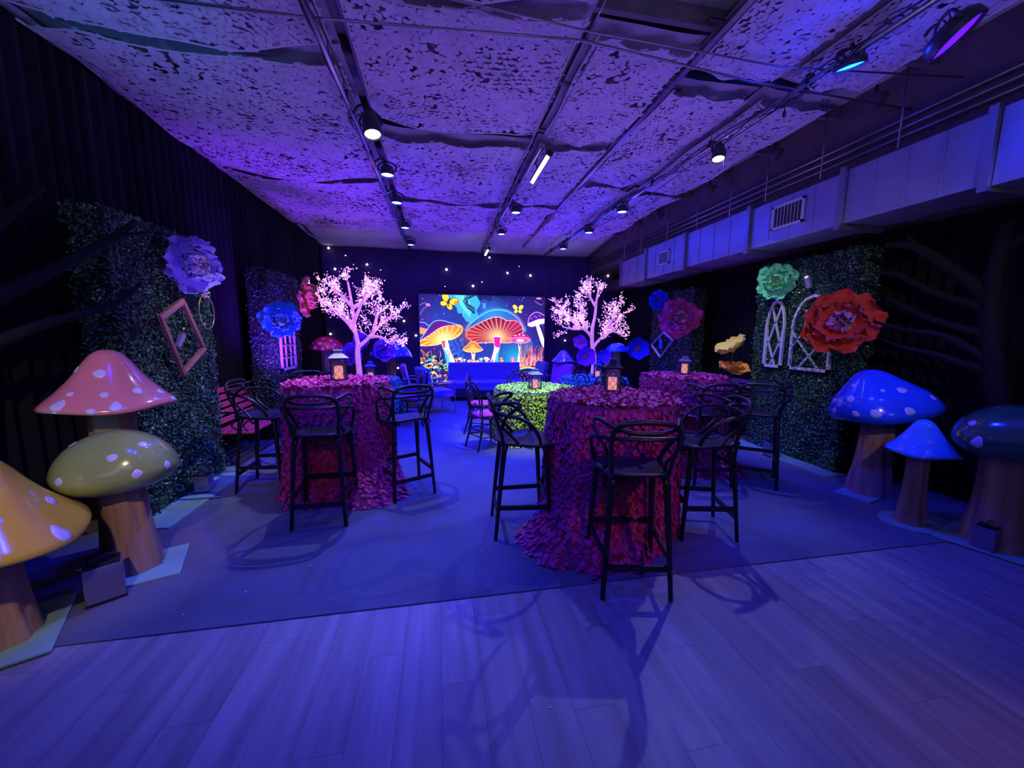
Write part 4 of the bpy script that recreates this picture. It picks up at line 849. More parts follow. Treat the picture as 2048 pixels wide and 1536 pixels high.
# ------------------------------------------------------------------ lanterns
m_lan = mat('lantern_metal', (.035, .032, .04), .45, metal=.3)
m_candle = mat('candle_wax', (.9, .5, .35), .5, emit=(1, .36, .16), es=.85)
m_pane = mat('lantern_glass', (.8, .8, .9), .05, alpha=.12, spec=.8)
def lantern(label, x, y, z, w, h, rz, roofc=None, candle=.45, sides=4):
    t = thing('lantern', label, 'lantern', (x, y, z), rz); b = .016; hh = h*.68; mr = roofc or m_lan
    MB().box((0, 0, b/2), (w*1.05, w*1.05, b)).build('base', m_lan, t, bevel=.002)
    for sx in (-1, 1):
        for sy in (-1, 1): MB().box((sx*(w/2-.006), sy*(w/2-.006), b+(hh-b)/2), (.012, .012, hh-b)).build('post', m_lan, t)
    MB().box((0, 0, hh), (w*1.0, w*1.0, .012)).build('top_frame', m_lan, t)
    R45 = Matrix.Rotation(pi/4, 3, 'Z'); q = sqrt(2)
    MB().lathe([(w*.60*q, hh+.004), (w*.62*q, hh+.010), (w*.24*q, h*.86), (w*.24*q, h*.90), (0, h*.90)], 4, smooth=False, R=R45).build('roof', mr, t)
    MB().lathe([(w*.20*q, h*.90), (w*.20*q, h*.93), (w*.30*q, h*.935), (w*.28*q, h*.95), (0, h*.975)], 4, smooth=False, R=R45).build('cap', mr, t)
    MB().tube([(.018*cos(a), 0, h*.975+.012+.016*sin(a)) for a in np.linspace(0, 2*pi, 13)[:-1]], .0028, 5, closed=True).build('ring', m_lan, t)
    MB().lathe([(0, b), (w*.27, b), (w*.275, b+.01), (w*.27, b+(hh-b)*candle*1.25), (w*.20, b+(hh-b)*candle*1.22), (0, b+(hh-b)*candle*1.2)], 20).build('candle', m_candle, t)
    for k in range(4):
        R = Matrix.Rotation(k*pi/2, 3, 'Z'); mb = MB(); x0 = w/2-.012; z0, z1 = b, hh-.006; n = 2; H_ = z1-z0; step = 2*x0/n
        rr = .0016
        c = -x0-H_
        while c < x0+H_:
            for sg in (1, -1):
                # line x = sg*(c + (z-z0)*slope) clipped to the pane
                sl = .75; za, zb = z0, z1; xa, xb = c, c+H_*sl
                if xa < -x0: za = z0+(-x0-c)/sl; xa = -x0
                if xb > x0: zb = z0+(x0-c)/sl; xb = x0
                if za < zb-.004: mb.tube([R @ Vector((sg*xa, w/2-.004, za)), R @ Vector((sg*xb, w/2-.004, zb))], rr, 4)
            c += step
        g = MB(); g.add([R @ Vector(v) for v in ((-x0, w/2-.009, z0), (x0, w/2-.009, z0), (x0, w/2-.009, z1), (-x0, w/2-.009, z1))], [(0, 1, 2, 3)]); go = g.build('glass_pane', m_pane, t); mb.build('lattice', m_lan, go)
    return t
m_roofl = mat('pale_roof', (.30, .32, .40), .35, metal=.4)
zt = 1.07+.008+.020
lantern('dark lattice lantern with a glowing candle on the nearest magenta table', 1.48, 3.10, zt, .135, .30, -.38, candle=.45)
lantern('lattice lantern with pale metal roof on the left magenta table', -1.05, 4.20, zt, .155, .33, .30, m_roofl, candle=.5)
lantern('lattice lantern with pale roof on the right rear magenta table', 3.06, 4.36, zt, .125, .24, -.55, m_roofl, candle=.62)
lantern('pale roofed glass lantern on the lime table', 1.36, 5.42, .76+.026, .15, .31, .1, m_roofl, candle=.5)
lantern('small blue roofed lantern on the teal table', -1.20, 6.85, .76+.026, .15, .33, .25, mat('blue_roof', (.06, .12, .5), .4), candle=.4)
lantern('small dark lantern on the aqua table beside the right tree', 2.90, 6.72, .76+.026, .14, .33, -.3, mat('navy_roof', (.03, .06, .35), .4), candle=.4)

# ------------------------------------------------------------------ benches
m_red = mat('red_slat', (.78, .06, .14), .45, noise=.2, nscale=12, stretch=(8, .6, 8)); m_iron = mat('cast_iron', (.012, .010, .016), .4)
def bench(label, x, y, rz, L, m):
    t = thing('park_bench', label, 'bench', (x, y, .008), rz)     # faces local -Y
    for k in range(5): MB().box((0, -.24+.09*k, .43), (L, .072, .022)).build('seat_slat', m, t, bevel=.004)
    for k in range(5): z = .50+.085*k; MB().box((0, .215+.035*k, z), (L, .02, .068), (-.38, 0, 0)).build('back_slat', m, t, bevel=.004)
    for s in (-1, 1):
        X = s*(L/2-.06)
        MB().tube(crom([(X, -.30, 0), (X, -.27, .22), (X, -.28, .40), (X, .18, .41), (X, .27, .65), (X, .37, .90)], 5), .016, 6).build('side_frame', m_iron, t)
        MB().tube(crom([(X, .30, 0), (X, .22, .2), (X, .18, .41)], 5), .016, 6).build('rear_leg', m_iron, t)
        MB().tube(crom([(X, .26, .63), (X, .0, .66), (X, -.24, .63), (X, -.31, .58), (X, -.27, .53), (X, -.23, .57)], 6), .014, 6).build('armrest', m_iron, t); ar = COL.objects[-1]
        MB().tube(crom([(X, -.24, .42), (X, -.16, .50), (X, -.22, .58), (X, -.10, .60), (X, -.04, .50), (X, -.10, .46)], 6), .010, 6).build('scroll', m_iron, ar)
    return t
bench('red slatted park bench with black iron arms against the left drape', -2.42, 5.34, pi/2, 1.22, m_red)
bench('dull red slatted park bench by the right leaf wall behind a bar stool', 4.55, 5.52, -pi/2, 1.10, mat('dull_red_slat', (.42, .07, .12), .5))

# ------------------------------------------------------------------ sofa, armchairs, coffee tables
m_sofa = mat('sofa_fabric', (.12, .10, .50), .7, sheen=.3, noise=.1, nscale=6); m_white_leg = mat('chrome', (.6, .6, .65), .15, metal=1)
t = thing('sofa', 'long plain armless sofa lit blue in front of the glowing screen', 'sofa', (1.08, 9.30, .008))
MB().box((0, .32, .62), (1.80, .18, .48)).build('backrest', m_sofa, t, bevel=.02)
MB().box((0, -.05, .36), (1.80, .70, .16)).build('seat_cushion', m_sofa, t, bevel=.025)
MB().box((0, .0, .19), (1.78, .78, .20)).build('base', mat('sofa_base', (.03, .025, .06), .7), t, bevel=.006)
for sx in (-1, 1):
    for sy in (-.32, .32): MB().lathe([(.02, 0), (.025, .09)], 10, (sx*.82, sy, 0)).build('leg', m_blackmetal, t)
def armchair(label, x, y, rz, col, name):
    t = thing('armchair', label, 'armchair', (x, y, .008), rz); m = mat(name, col, .6, sheen=.3)
    MB().box((0, 0, .40), (.54, .54, .13)).build('seat_cushion', m, t, bevel=.03)
    MB().box((0, -.27, .67), (.54, .11, .50), (radians(12), 0, 0)).build('backrest', m, t, bevel=.03)
    for s in (-1, 1):
        MB().tube(crom([(s*.30, .26, 0), (s*.30, .26, .60), (s*.30, .20, .625), (s*.30, -.24, .625), (s*.30, -.30, .60), (s*.30, -.30, 0)], 4), .012, 8).build('arm_frame', m_white_leg, t)
        MB().box((s*.30, -.02, .635), (.05, .44, .018)).build('arm_pad', m_white_leg, t, bevel=.004)
    for y_ in (-.28, .24): MB().bar((-.30, y_, .33), (.30, y_, .33), .02, .02).build('cross_rail', m_white_leg, t)
armchair('armchair with tall violet back and chrome arms left of the screen', -.50, 8.45, face(1, .05), (.22, .05, .35), 'violet_upholstery')
armchair('low chrome framed armchair with blue seat directly in front of the screen corner', -.10, 7.75, face(.75, .35), (.05, .05, .6), 'blue_upholstery')
armchair('violet armchair right of the screen behind the lime table', 2.50, 8.15, face(-.75, -.55), (.25, .04, .5), 'violet_upholstery2')
armchair('chrome framed armchair between the sofa and the violet one on the right', 2.15, 9.0, face(-1, -.2), (.04, .04, .3), 'navy_upholstery')
t = thing('coffee_table', 'low dark coffee table with a blue lit top in front of the sofa', 'table', (1.25, 8.25, .008))
MB().box((0, 0, .385), (.95, .5, .03)).build('tabletop', mat('glossy_top', (.08, .08, .2), .1, coat=.5), t, bevel=.004)
for sx in (-1, 1):
    for sy in (-1, 1): MB().box((sx*.44, sy*.22, .185), (.03, .03, .37)).build('leg', m_blackmetal, t)

# ------------------------------------------------------------------ lit blossom trees
m_bark = mat('glowing_white_bark', (.75, .62, .72), .6, noise=.4, nscale=14, emit=(.95, .32, .9), es=.42)  # pink light on trunk and branches put into the bark as emission
m_blos = mat('blossom_light', (1, .7, 1), .5, emit=(1, .45, .92), es=2.0)
def lit_tree(label, x, y, trunk, limbs, seed, nbl, rad=.9, z0=1.7):
    t = thing('blossom_tree', label, 'light tree', (x, y, .008)); rg = random.Random(seed)
    MB().lathe([(0, 0), (.24, 0), (.24, .012), (.05, .02), (0, .02)], 24).build('base_plate', m_blackmetal, t)
    MB().tube(crom(trunk, 5), [.062-.045*i/((len(trunk)-1)*5) for i in range((len(trunk)-1)*5+1)], 10).build('trunk', m_bark, t)
    twigs = MB(); tips = []
    for limb in limbs:
        pts = crom([Vector(p) for p in limb], 4); n = len(pts)
        MB().tube(pts, [.040-.030*i/(n-1) for i in range(n)], 8).build('branch', m_bark, t)
        for i in range(n//3, n): tips.append((pts[i], (pts[i]-pts[i-1]).normalized(), .9*(1-.3*i/n)))
    P = []
    def grow(p, d, L, lvl):
        pts = [p]; n = 6
        for s_ in range(n):
            d = (d+Vector((rg.gauss(0, .20), rg.gauss(0, .20), rg.gauss(.05, .12)))).normalized(); p = p+d*L/n; pts.append(p)
            if (lvl == 0 and s_ >= 1) or lvl > 0:
                for w_ in range(2): P.append(p+Vector((rg.gauss(0, .032), rg.gauss(0, .032), rg.gauss(0, .032))))
            if lvl < 1 and s_ in (1, 3): grow(p, (d+Vector((rg.gauss(0, .7), rg.gauss(0, .7), rg.gauss(.2, .5)))).normalized(), L*rg.uniform(.4, .65), lvl+1)
        twigs.tube(pts, .005-.0015*lvl, 4, smooth=False)
    for (p, d, q) in tips+[(Vector(trunk[-1]), Vector((0, 0, 1)), .6), (Vector(trunk[-1]), Vector((.3, 0, 1)), .6), (Vector(trunk[-2]), Vector((-.4, 0, 1)), .7)]:
        dd = (d*.8+Vector((rg.gauss(0, .55), rg.gauss(0, .5), rg.gauss(.25, .45)))).normalized(); grow(p, dd, rg.uniform(.28, .56)*q, 0)
    twigs.build('twigs', m_bark, t, kind='stuff')
    rg.shuffle(P); P = np.array([tuple(p) for p in P[:nbl]]); n = len(P); r_ = np.random.default_rng(seed)
    Z = nrm(r_.normal(0, 1, (n, 3))); X = nrm(np.cross(Z, r_.normal(0, 1, (n, 3)))); Y = np.cross(Z, X)
    tv = []; tf = []
    for k in range(5):
        a = 2*pi*k/5; b = len(tv); tv += [(0, 0, -.2), (cos(a-.5)*.8, sin(a-.5)*.8, .2), (cos(a)*1.1, sin(a)*1.1, .35), (cos(a+.5)*.8, sin(a+.5)*.8, .2)]; tf.append((b, b+1, b+2, b+3))
    s = r_.uniform(.010, .0165, n); V, Fa = scatter(tv, tf, P, X, Y, Z, s, s, s); link('blossom_lights', npmesh('blossom_lights', V, Fa, m_blos), t, kind='stuff')
lit_tree('glowing pink blossom tree left of the screen', -1.60, 7.95, [(0, 0, 0), (.0, 0, .7), (-.02, 0, 1.15), (-.01, .02, 1.35), (-.05, .02, 1.62), (-.07, .0, 1.95), (-.10, 0, 2.25), (-.14, 0, 2.55)],
         [[(0, 0, 1.30), (.20, .0, 1.48), (.45, .05, 1.76), (.75, .0, 2.0)], [(-.04, 0, 1.58), (-.18, -.03, 1.78), (-.42, 0, 2.0), (-.80, .02, 2.35)], [(-.05, 0, 1.7), (-.3, .15, 1.95), (-.55, .2, 2.1)],
          [(-.06, 0, 1.8), (.10, -.12, 2.1), (.22, -.2, 2.35)], [(-.08, 0, 2.05), (.15, .15, 2.25), (.30, .18, 2.45)], [(-.09, 0, 2.1), (-.25, -.15, 2.3), (-.35, -.2, 2.4)], [(.20, 0, 1.5), (.42, -.06, 1.50), (.72, -.1, 1.36)], [(.3, .02, 1.6), (.35, .1, 1.9), (.4, .12, 2.1)]], 5, 1800)
lit_tree('glowing pink blossom tree right of the screen', 3.32, 8.0, [(0, 0, 0), (.02, 0, .7), (.04, 0, 1.05), (-.02, .0, 1.35), (-.03, 0, 1.7), (.02, .0, 2.0), (.04, 0, 2.3), (.08, 0, 2.55)],
         [[(-.02, 0, 1.5), (-.15, 0, 1.65), (-.40, .02, 1.80), (-.70, .0, 2.02)], [(0, 0, 1.30), (.12, 0, 1.45), (.30, .02, 1.62), (.62, 0, 2.0)], [(.2, 0, 1.55), (.5, .1, 1.66), (.66, .1, 1.60)], [(-.3, 0, 1.72), (-.5, -.1, 1.70), (-.75, -.1, 1.74)],
          [(-.2, 0, 1.7), (-.25, .1, 2.0), (-.30, .1, 2.35)], [(.3, 0, 1.65), (.38, -.1, 1.9), (.45, -.1, 2.15)], [(-.40, 0, 1.8), (-.6, .1, 2.0), (-.75, .12, 2.15)], [(.03, 0, 2.2), (-.08, .0, 2.35), (-.14, 0, 2.5)]], 8, 1700)

# ------------------------------------------------------------------ dark bare trees beside the camera
m_dark_tree = mat('dark_bark', (.002, .0015, .003), .9, noise=.3, nscale=10, bump=.4, bscale=20)
def bare_tree(label, base, limbs):
    t = thing('bare_tree', label, 'tree', (base[0], base[1], 0)); B = Vector((base[0], base[1], 0))
    for i, (pts, r0, r1) in enumerate(limbs):
        p = crom([Vector(q)-B for q in pts], 5); n = len(p); MB().tube(p, [r0+(r1-r0)*k/(n-1) for k in range(n)], 8).build('trunk' if i == 0 else 'branch', m_dark_tree, t)
bare_tree('nearly invisible dark bare tree in front of the right drape', (4.72, 2.35), [
    ([(4.72, 2.35, 0), (4.68, 2.35, .8), (4.62, 2.45, 1.5), (4.60, 2.5, 2.05), (4.66, 2.5, 2.55)], .09, .04),
    ([(4.62, 2.48, 1.9), (4.55, 2.75, 2.2), (4.45, 3.0, 2.45), (4.36, 3.18, 2.50)], .055, .028), ([(4.45, 2.98, 2.44), (4.44, 3.06, 2.56)], .03, .016),
    ([(4.62, 2.45, 1.8), (4.55, 2.85, 2.0), (4.45, 3.1, 2.2), (4.38, 3.25, 2.23)], .045, .016), ([(4.62, 2.45, 1.6), (4.5, 2.8, 1.75), (4.42, 3.05, 1.92), (4.40, 3.15, 2.0)], .04, .012),
    ([(4.62, 2.45, 1.4), (4.5, 2.7, 1.6), (4.42, 2.95, 1.66), (4.36, 3.2, 1.75)], .04, .012), ([(4.62, 2.45, 1.3), (4.5, 2.7, 1.42), (4.4, 2.95, 1.5), (4.38, 3.15, 1.58)], .035, .01),
    ([(4.65, 2.5, 2.3), (4.7, 2.3, 2.55), (4.6, 2.0, 2.68)], .04, .015)])
bare_tree('nearly invisible dark bare tree at the left edge behind the pink mushroom', (-2.68, 2.55), [
    ([(-2.68, 2.55, 0), (-2.70, 2.55, .9), (-2.66, 2.6, 1.6), (-2.60, 2.65, 2.1), (-2.62, 2.7, 2.5)], .11, .04),
    ([(-2.66, 2.6, 1.6), (-2.5, 2.95, 1.9), (-2.36, 3.3, 2.2), (-2.30, 3.55, 2.42)], .05, .02), ([(-2.36, 3.28, 2.18), (-2.30, 3.45, 2.3), (-2.25, 3.6, 2.35)], .025, .012),
    ([(-2.66, 2.6, 1.8), (-2.55, 2.85, 2.2), (-2.5, 3.1, 2.5)], .045, .015), ([(-2.66, 2.6, 1.4), (-2.5, 2.9, 1.6), (-2.34, 3.3, 1.78), (-2.28, 3.5, 1.95)], .045, .014),
    ([(-2.66, 2.6, 2.0), (-2.6, 2.4, 2.2), (-2.5, 2.2, 2.3)], .035, .012)])
# ------------------------------------------------------------------ the LED screen and its picture (a real flat display)
CW, CH = 378, 300
yy, xx = np.mgrid[0:CH, 0:CW]; PX = 65+(xx+.5)/CW*1890; PY0 = (yy+.5)/CH*1480     # picture units, origin at the top left corner
img = np.zeros((CH, CW, 3))
def c8(*c): return np.array(c)/255.
def blend(mask, col, a=1.0):
    mask = np.clip(mask, 0, 1)*a
    global img; img = img*(1-mask[..., None])+np.asarray(col)*mask[..., None]
def poly(pts):
    m = np.zeros((CH, CW), bool); n = len(pts)
    for i in range(n):
        x1, y1 = pts[i]; x2, y2 = pts[(i+1) % n]
        if y1 == y2: continue
        c = ((y1 > PY0) != (y2 > PY0)) & (PX < (x2-x1)*(PY0-y1)/(y2-y1)+x1); m ^= c
    return m.astype(float)
def cr(pts, n=8, closed=True): return [(p.x, p.y) for p in crom([(a, b, 0) for a, b in pts], n, closed)]
def stroke(pts, w, col, a=1., w2=None):
    d = np.full((CH, CW), 1e9); n = len(pts)
    for i in range(n-1):
        x1, y1 = pts[i]; x2, y2 = pts[i+1]; dx, dy = x2-x1, y2-y1; L = dx*dx+dy*dy+1e-9
        t = np.clip(((PX-x1)*dx+(PY0-y1)*dy)/L, 0, 1); ww = w if w2 is None else w+(w2-w)*(i+t)/(n-1)
        d = np.minimum(d, np.hypot(PX-x1-t*dx, PY0-y1-t*dy)-ww/2)
    blend(np.clip(.5-d/5, 0, 1), col, a)
def ell(cx, cy, rx, ry, rot=0, soft=.06):
    c, s = cos(rot), sin(rot); u = ((PX-cx)*c+(PY0-cy)*s)/rx; v = (-(PX-cx)*s+(PY0-cy)*c)/ry; return np.clip((1-np.hypot(u, v))/soft, 0, 1)
def glow(cx, cy, r, col, a=1): blend(np.exp(-(((PX-cx)**2+(PY0-cy)**2)/r**2)), col, a)
g = PY0/1480
img = c8(26, 16, 84)*(1-g[..., None])+c8(36, 40, 150)*g[..., None]
glow(300, 500, 420, c8(48, 70, 200), .8); glow(1500, 550, 480, c8(52, 34, 150), .7); glow(900, 150, 420, c8(30, 80, 190), .7)
glow(1500, 1000, 300, c8(30, 170, 220), 1); glow(900, 950, 330, c8(40, 70, 190), .7); glow(180, 900, 200, c8(70, 20, 90), .8)
rp = random.Random(3)
jag = [(470, -20), (930, -20), (960, 120), (900, 230), (940, 330), (800, 420)]+[(760-i*22+rp.uniform(-25, 25), 390-i*30+(i % 2)*38) for i in range(9)]
blend(poly(jag), c8(60, 190, 225), .9); blend(poly([(560, -20), (760, -20), (830, 200), (800, 340), (690, 200)]), c8(110, 225, 240), .8)
for k in range(10): stroke(cr([(740+k*18, -10), (720+rp.uniform(-20, 60), 90), (760+k*12, 190), (820+rp.uniform(0, 60), 270)], 4, False), 7, c8(14, 20, 80))
blend(poly([(890, -20), (1400, -20), (1340, 60), (1200, 20), (1100, 90), (1010, 40), (950, 90)]), c8(22, 18, 92), .9)
for k in range(14):
    x0 = 80+k*12; stroke(cr([(x0, 470), (x0+rp.uniform(-25, 25), 330), (x0+rp.uniform(-45, 45), 200)], 4, False), 5, c8(60, 30, 120))
blend(ell(1015, 150, 26, 42), c8(70, 150, 240)); stroke([(985, 110), (1045, 190)], 8, c8(70, 150, 240)); stroke([(1045, 110), (985, 200)], 8, c8(70, 150, 240))
for k in range(70):
    a, b = rp.uniform(70, 1950), rp.uniform(10, 1000); r = rp.choice([5, 6, 8]); blend(ell(a, b, r, r, soft=.5), c8(210, 220, 255))
# foliage bank behind the big stems
for k in range(60):
    a = rp.uniform(470, 720); b = rp.uniform(650, 980); blend(ell(a, b, 26, 18, rp.uniform(0, 3)), c8(50, 100, 220), .6)
# big cap
cap = cr([(735, 560), (800, 440), (930, 330), (1090, 235), (1250, 215), (1400, 245), (1540, 345), (1630, 460), (1665, 560), (1600, 540), (1500, 470), (1200, 390), (950, 430)])
for w_ in (60, 38, 20): stroke(cr([(740, 530), (800, 430), (930, 320), (1090, 228), (1250, 205), (1400, 235), (1540, 335), (1650, 500)], 5, False), w_, c8(60, 160, 250), .35)
blend(poly(cap), c8(28, 96, 190)); glow(1150, 330, 220, c8(70, 170, 240), .6); 
stroke(cr([(740, 540), (800, 440), (930, 330), (1090, 235), (1250, 212), (1400, 245), (1540, 345), (1655, 540)], 5, False), 12, c8(120, 220, 255))
def cone(pts, base, edge, gill, cx, cy, n, glowc, r0=30, aw=9, squash=.5, seed=1):
    global img
    m = poly(pts); keep = img.copy()
    blend(m, base); rr = np.hypot((PX-cx), (PY0-cy)/squash*1.0)
    for k in range(n):
        a = 2*pi*k/n+.07*sin(k*3.1); ex, ey = cx+1100*cos(a), cy+1100*sin(a)*squash*1.6; mx_, my_ = cx+240*cos(a+.10), cy+240*sin(a+.10)*squash
        stroke([(cx+r0*cos(a), cy+r0*sin(a)*squash), (mx_, my_), (ex, ey)], 4, gill, .95, aw*2.2)
    glow(cx, cy, 150, glowc, .9)
    img = keep*(1-m[..., None])+img*m[..., None]
    stroke(list(pts)+[pts[0]], 13, edge)
under = cr([(740, 600), (790, 510), (900, 440), (1030, 375), (1160, 325), (1280, 330), (1360, 372), (1500, 375), (1590, 440), (1615, 560), (1540, 650), (1430, 715), (1280, 722), (1080, 720), (900, 722), (790, 670)])
cone(under, c8(120, 14, 60), c8(255, 190, 200), c8(255, 130, 110), 1215, 625, 62, c8(255, 225, 150), 40, 7, .55)
glow(800, 600, 130, c8(255, 90, 60), .55); glow(1500, 440, 130, c8(235, 60, 130), .45)
stem = cr([(1158, 630), (1265, 635), (1256, 800), (1235, 940), (1215, 1160), (1060, 1160), (1130, 960), (1170, 800)])
blend(poly(stem), c8(255, 235, 250)); blend(poly([(1158, 630), (1265, 635), (1256, 800), (1200, 790), (1170, 760)]), c8(235, 30, 170)); blend(poly([(1256, 790), (1235, 940), (1240, 1160), (1150, 1160), (1205, 900)]), c8(60, 180, 235), .9); blend(poly([(1060, 1160), (1130, 960), (1160, 1000), (1150, 1160)]), c8(200, 40, 190), .6)
stroke(cr([(1158, 630), (1170, 800), (1130, 960), (1060, 1160)], 5, False), 9, c8(255, 190, 230))
# left yellow mushroom and the one cut by the edge
blend(poly([(60, 420), (130, 420), (210, 480), (180, 520), (60, 500)]), c8(70, 30, 170)); blend(poly([(60, 490), (180, 520), (160, 600), (60, 590)]), c8(255, 160, 90)); stroke([(60, 415), (130, 420), (215, 480)], 10, c8(140, 210, 255))
cone(cr([(60, 715), (190, 620), (330, 520), (430, 475), (570, 455), (665, 462), (690, 520), (640, 610), (540, 670), (450, 690), (330, 750), (180, 770), (60, 765)]), c8(230, 130, 30), c8(255, 225, 140), c8(255, 215, 90), 420, 680, 44, c8(255, 250, 190), 20, 10, .6)
lc = cr([(60, 690), (150, 560), (215, 460), (280, 400), (380, 385), (500, 415), (600, 440), (570, 458), (430, 472), (330, 515), (200, 610)])
blend(poly(lc), c8(92, 26, 140)); stroke(cr([(60, 690), (150, 560), (215, 460), (280, 400), (380, 385), (500, 415), (640, 450)], 5, False), 12, c8(130, 200, 255)); stroke(cr([(60, 700), (200, 608), (330, 513), (430, 470), (570, 452)], 5, False), 9, c8(255, 150, 220))
blend(poly(cr([(372, 700), (460, 685), (500, 830), (575, 1020), (600, 1160), (470, 1160), (440, 980), (400, 820)])), c8(250, 250, 255)); blend(poly([(372, 700), (430, 690), (430, 800), (405, 810)]), c8(240, 80, 90)); blend(poly(cr([(405, 830), (440, 860), (500, 1000), (520, 1160), (470, 1160), (440, 980)])), c8(70, 190, 230), .9)
# small orange mushroom
blend(poly(cr([(815, 820), (880, 820), (870, 1000), (890, 1160), (815, 1160), (830, 1000)])), c8(255, 225, 225)); blend(poly([(815, 820), (880, 820), (872, 900), (828, 900)]), c8(240, 90, 60))
blend(ell(842, 835, 152, 42), c8(255, 190, 110)); blend(poly(cr([(692, 830), (760, 760), (800, 715), (850, 705), (900, 725), (950, 790), (992, 830), (850, 800)])), c8(240, 110, 40)); stroke(cr([(692, 835), (760, 760), (800, 715), (850, 703), (900, 725), (950, 790), (992, 835), (850, 870)], 5, True), 9, c8(255, 215, 180)); glow(842, 790, 50, c8(255, 200, 90), .9)
# pink mushroom at the right
blend(poly(cr([(1545, 720), (1590, 720), (1580, 850), (1600, 1100), (1525, 1100), (1550, 880)])), c8(250, 245, 255)); blend(poly([(1545, 700), (1590, 700), (1582, 780), (1558, 780)]), c8(170, 30, 170))
blend(poly(cr([(1430, 670), (1480, 600), (1560, 570), (1640, 580), (1720, 620), (1735, 665), (1580, 640)])), c8(200, 30, 120)); blend(ell(1575, 680, 158, 48), c8(240, 60, 180)); blend(ell(1575, 685, 120, 30), c8(255, 225, 250)); stroke([(1575+158*cos(a), 680+48*sin(a)) for a in np.linspace(0, 6.3, 30)], 8, c8(255, 190, 240))
for k in range(22): a = 2*pi*k/22; stroke([(1575+70*cos(a), 685+18*sin(a)), (1575+115*cos(a), 685+28*sin(a))], 6, c8(150, 20, 110))
for a, b in ((1500, 605), (1560, 590), (1625, 600)): blend(ell(a, b, 16, 12), c8(255, 190, 220))
for k in range(5): x0 = 1650+k*24; stroke(cr([(x0, 620+k*12), (x0+25, 760), (x0+10, 880+k*20)], 4, False), 4, c8(150, 220, 255), .8)
# tall purple mushroom at the upper right
blend(poly(cr([(1818, 430), (1862, 420), (1960, 680), (1960, 800), (1900, 700)])), c8(252, 250, 255))
blend(poly(cr([(1690, 440), (1720, 360), (1800, 330), (1900, 300), (1970, 320), (1970, 400), (1880, 425), (1740, 460)])), c8(250, 245, 255)); blend(poly(cr([(1700, 400), (1720, 300), (1790, 250), (1870, 245), (1970, 300), (1970, 330), (1860, 345), (1760, 385)])), c8(74, 20, 160))
stroke(cr([(1690, 440), (1712, 320), (1790, 243), (1870, 240), (1980, 300)], 5, False), 10, c8(255, 170, 230)); stroke(cr([(1690, 440), (1760, 465), (1880, 425), (1980, 395)], 5, False), 9, c8(255, 180, 220))
for a, b in ((1750, 335), (1800, 300), (1825, 318), (1880, 290)): blend(ell(a, b, 9, 9, soft=.4), c8(255, 220, 255))
stroke([(1800, 60), (1850, 100), (1910, 120)], 7, c8(190, 170, 255)); blend(ell(1860, 20, 45, 16), c8(240, 130, 200))
stroke([(75, 300), (120, 220), (185, 170)], 6, c8(190, 150, 240)); blend(ell(190, 155, 38, 24, .3), c8(220, 120, 190)); stroke([(70, 160), (150, 120)], 6, c8(180, 140, 240))
# butterflies
def butterfly(x, y, s, rot, col):
    c, r = cos(rot), sin(rot)
    for (a, b, rx, ry, q) in ((-48, -38, 48, 34, .8), (48, -38, 48, 34, -.8), (-34, 30, 34, 26, -.5), (34, 30, 34, 26, .5)):
        X, Y = x+s*(a*c-b*r), y+s*(a*r+b*c); blend(ell(X, Y, rx*s*1.12, ry*s*1.15, q+rot), c8(60, 30, 20), .7); blend(ell(X, Y, rx*s, ry*s, q+rot), col)
    stroke([(x-s*0, y-s*40*c), (x+s*10*r, y+s*40)], 8*s, c8(60, 30, 20))
butterfly(480, 115, 1.45, .5, c8(250, 215, 40)); butterfly(1535, 200, .95, 0, c8(255, 215, 100)); blend(ell(600, 110, 40, 18, -.5), c8(240, 120, 60))
stroke([(1025, 715), (1040, 740), (1065, 715)], 9, c8(250, 190, 200))
# undergrowth along the bottom
for k in range(46):
    x0 = rp.uniform(620, 1500); h = rp.uniform(60, 220); col = rp.choice([c8(50, 150, 220), c8(24, 60, 150), c8(90, 220, 230), c8(20, 30, 110)]); stroke(cr([(x0, 1120), (x0+rp.uniform(-20, 20), 1120-h*.6), (x0+rp.uniform(-50, 50), 1120-h)], 4, False), 9, col, 1, 2)
def minishroom(x, y, s, cc, sc):
    stroke([(x, y), (x+rp.uniform(-6, 6)*s, y+55*s)], 12*s, sc); blend(ell(x, y, 34*s, 20*s), cc); blend(ell(x, y+6*s, 26*s, 7*s), c8(255, 235, 220), .7)
for k in range(26): minishroom(rp.uniform(600, 1600), rp.uniform(950, 1090), rp.uniform(.6, 1.2), rp.choice([c8(255, 120, 70), c8(255, 170, 80), c8(240, 90, 150), c8(120, 210, 240), c8(250, 220, 240)]), c8(250, 225, 235))
for k in range(80):   # left coral heap
    a = rp.uniform(60, 480); b = rp.uniform(830, 1470); r = rp.uniform(18, 48); col = rp.choice([c8(60, 190, 190), c8(240, 180, 50), c8(250, 140, 60), c8(240, 110, 150), c8(250, 235, 220), c8(120, 200, 110), c8(70, 40, 140), c8(20, 16, 60)])
    if b < 870+abs(a-60)*.35: continue
    blend(ell(a, b, r, r*.7, rp.uniform(-.6, .6)), c8(18, 14, 60)); blend(ell(a, b-4, r*.85, r*.55, rp.uniform(-.6, .6)), col)
for k in range(60):
    a = rp.uniform(60, 520); b = rp.uniform(900, 1470); stroke(cr([(a, b), (a+rp.uniform(-40, 40), b-40), (a+rp.uniform(-60, 60), b-90)], 3, False), 6, rp.choice([c8(250, 240, 200), c8(255, 170, 60), c8(70, 200, 210), c8(20, 20, 80)]))
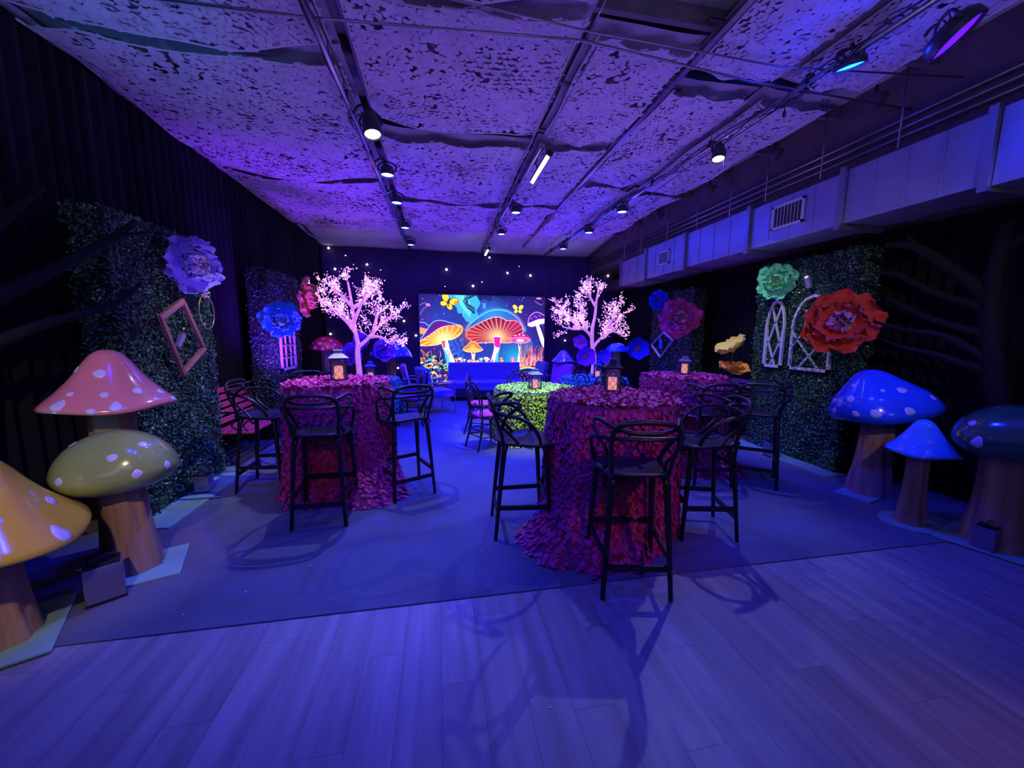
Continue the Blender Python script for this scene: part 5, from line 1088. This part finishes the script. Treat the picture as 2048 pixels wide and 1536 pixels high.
for k in range(70):   # right coral fan
    a = rp.uniform(1580, 1950); b = 1130+rp.uniform(-10, 60); stroke(cr([(a, b), (a+rp.uniform(-50, 50), b-120), (a+rp.uniform(-80, 120), b-rp.uniform(200, 420))], 4, False), 12, rp.choice([c8(240, 60, 130), c8(250, 90, 90), c8(255, 140, 190), c8(250, 120, 60), c8(80, 20, 110)]), 1, 5)
for k in range(50):
    a = rp.uniform(1600, 1950); b = rp.uniform(980, 1120); stroke([(a, b), (a+rp.uniform(-25, 25), b-70)], 9, rp.choice([c8(255, 240, 240), c8(255, 200, 120), c8(255, 150, 200)]), 1, 3)
blend(poly([(1000, 1120), (1600, 1110), (1960, 1080), (1960, 1500), (60, 1500), (60, 1440), (600, 1300)]), c8(28, 18, 100)); stroke(cr([(1580, 1130), (1700, 1110), (1800, 1125), (1960, 1090)], 5, False), 20, c8(240, 225, 110)); stroke(cr([(1580, 1150), (1700, 1128), (1820, 1140)], 5, False), 12, c8(90, 210, 160))
for k in range(14):
    a = rp.uniform(1560, 1950); b = rp.uniform(1200, 1440); stroke(cr([(a, b+60), (a+20, b), (a+80, b-30)], 4, False), 9, rp.choice([c8(220, 70, 190), c8(120, 60, 230), c8(240, 120, 160)]))
img = np.clip(img, 0, 1)
lin = np.where(img <= .04045, img/12.92, ((img+.055)/1.055)**2.4)
SX0, SX1, SZ0, SZ1, SY = -.53, 2.79, .06, 2.58, 10.18
t = thing('led_screen', 'large bright LED screen showing glowing mushrooms and yellow butterflies', 'screen', ((SX0+SX1)/2, SY, .008))
V = np.zeros((CH+1, CW+1, 3)); V[..., 0] = np.linspace(SX0, SX1, CW+1)[None]-(SX0+SX1)/2; V[..., 2] = np.linspace(SZ1, SZ0, CH+1)[:, None]-.008
i0 = (np.arange(CH)[:, None]*(CW+1)+np.arange(CW)[None]).ravel(); Fa = np.stack([i0, i0+CW+1, i0+CW+2, i0+1], 1)
ms = bpy.data.materials.new('screen_picture'); ms.use_nodes = True; nt = ms.node_tree; b = nt.nodes['Principled BSDF']; b.inputs['Base Color'].default_value = (.01, .01, .01, 1); b.inputs['Roughness'].default_value = .4
at = nt.nodes.new('ShaderNodeAttribute'); at.attribute_name = 'picture'; nt.links.new(at.outputs['Color'], b.inputs['Emission Color']); b.inputs['Emission Strength'].default_value = 1.35
me = npmesh('display', V.reshape(-1, 3), Fa, ms); at_ = me.color_attributes.new('picture', 'FLOAT_COLOR', 'CORNER')
col = np.ones((CH*CW, 4, 4), np.float32); col[..., :3] = lin.reshape(-1, 1, 3); at_.data.foreach_set('color', col.ravel())
link('display', me, t)
cx = (SX1-SX0)
for (c, d) in (((0, .035, (SZ0+SZ1)/2-.008), (cx, .06, SZ1-SZ0)),): MB().box(c, d).build('cabinet', m_blackmetal, t)
MB().box((0, .035, .026), (cx, .10, .05)).build('plinth', m_blackmetal, t)
fr = mat('screen_edge', (.10, .09, .25), .5)
for (c, d) in (((0, .0, SZ1), (cx+.03, .03, .016)), ((-cx/2-.008, 0, (SZ0+SZ1)/2), (.016, .03, SZ1-SZ0)), ((cx/2+.008, 0, (SZ0+SZ1)/2), (.016, .03, SZ1-SZ0))): MB().box(c, d).build('edge_trim', fr, t)
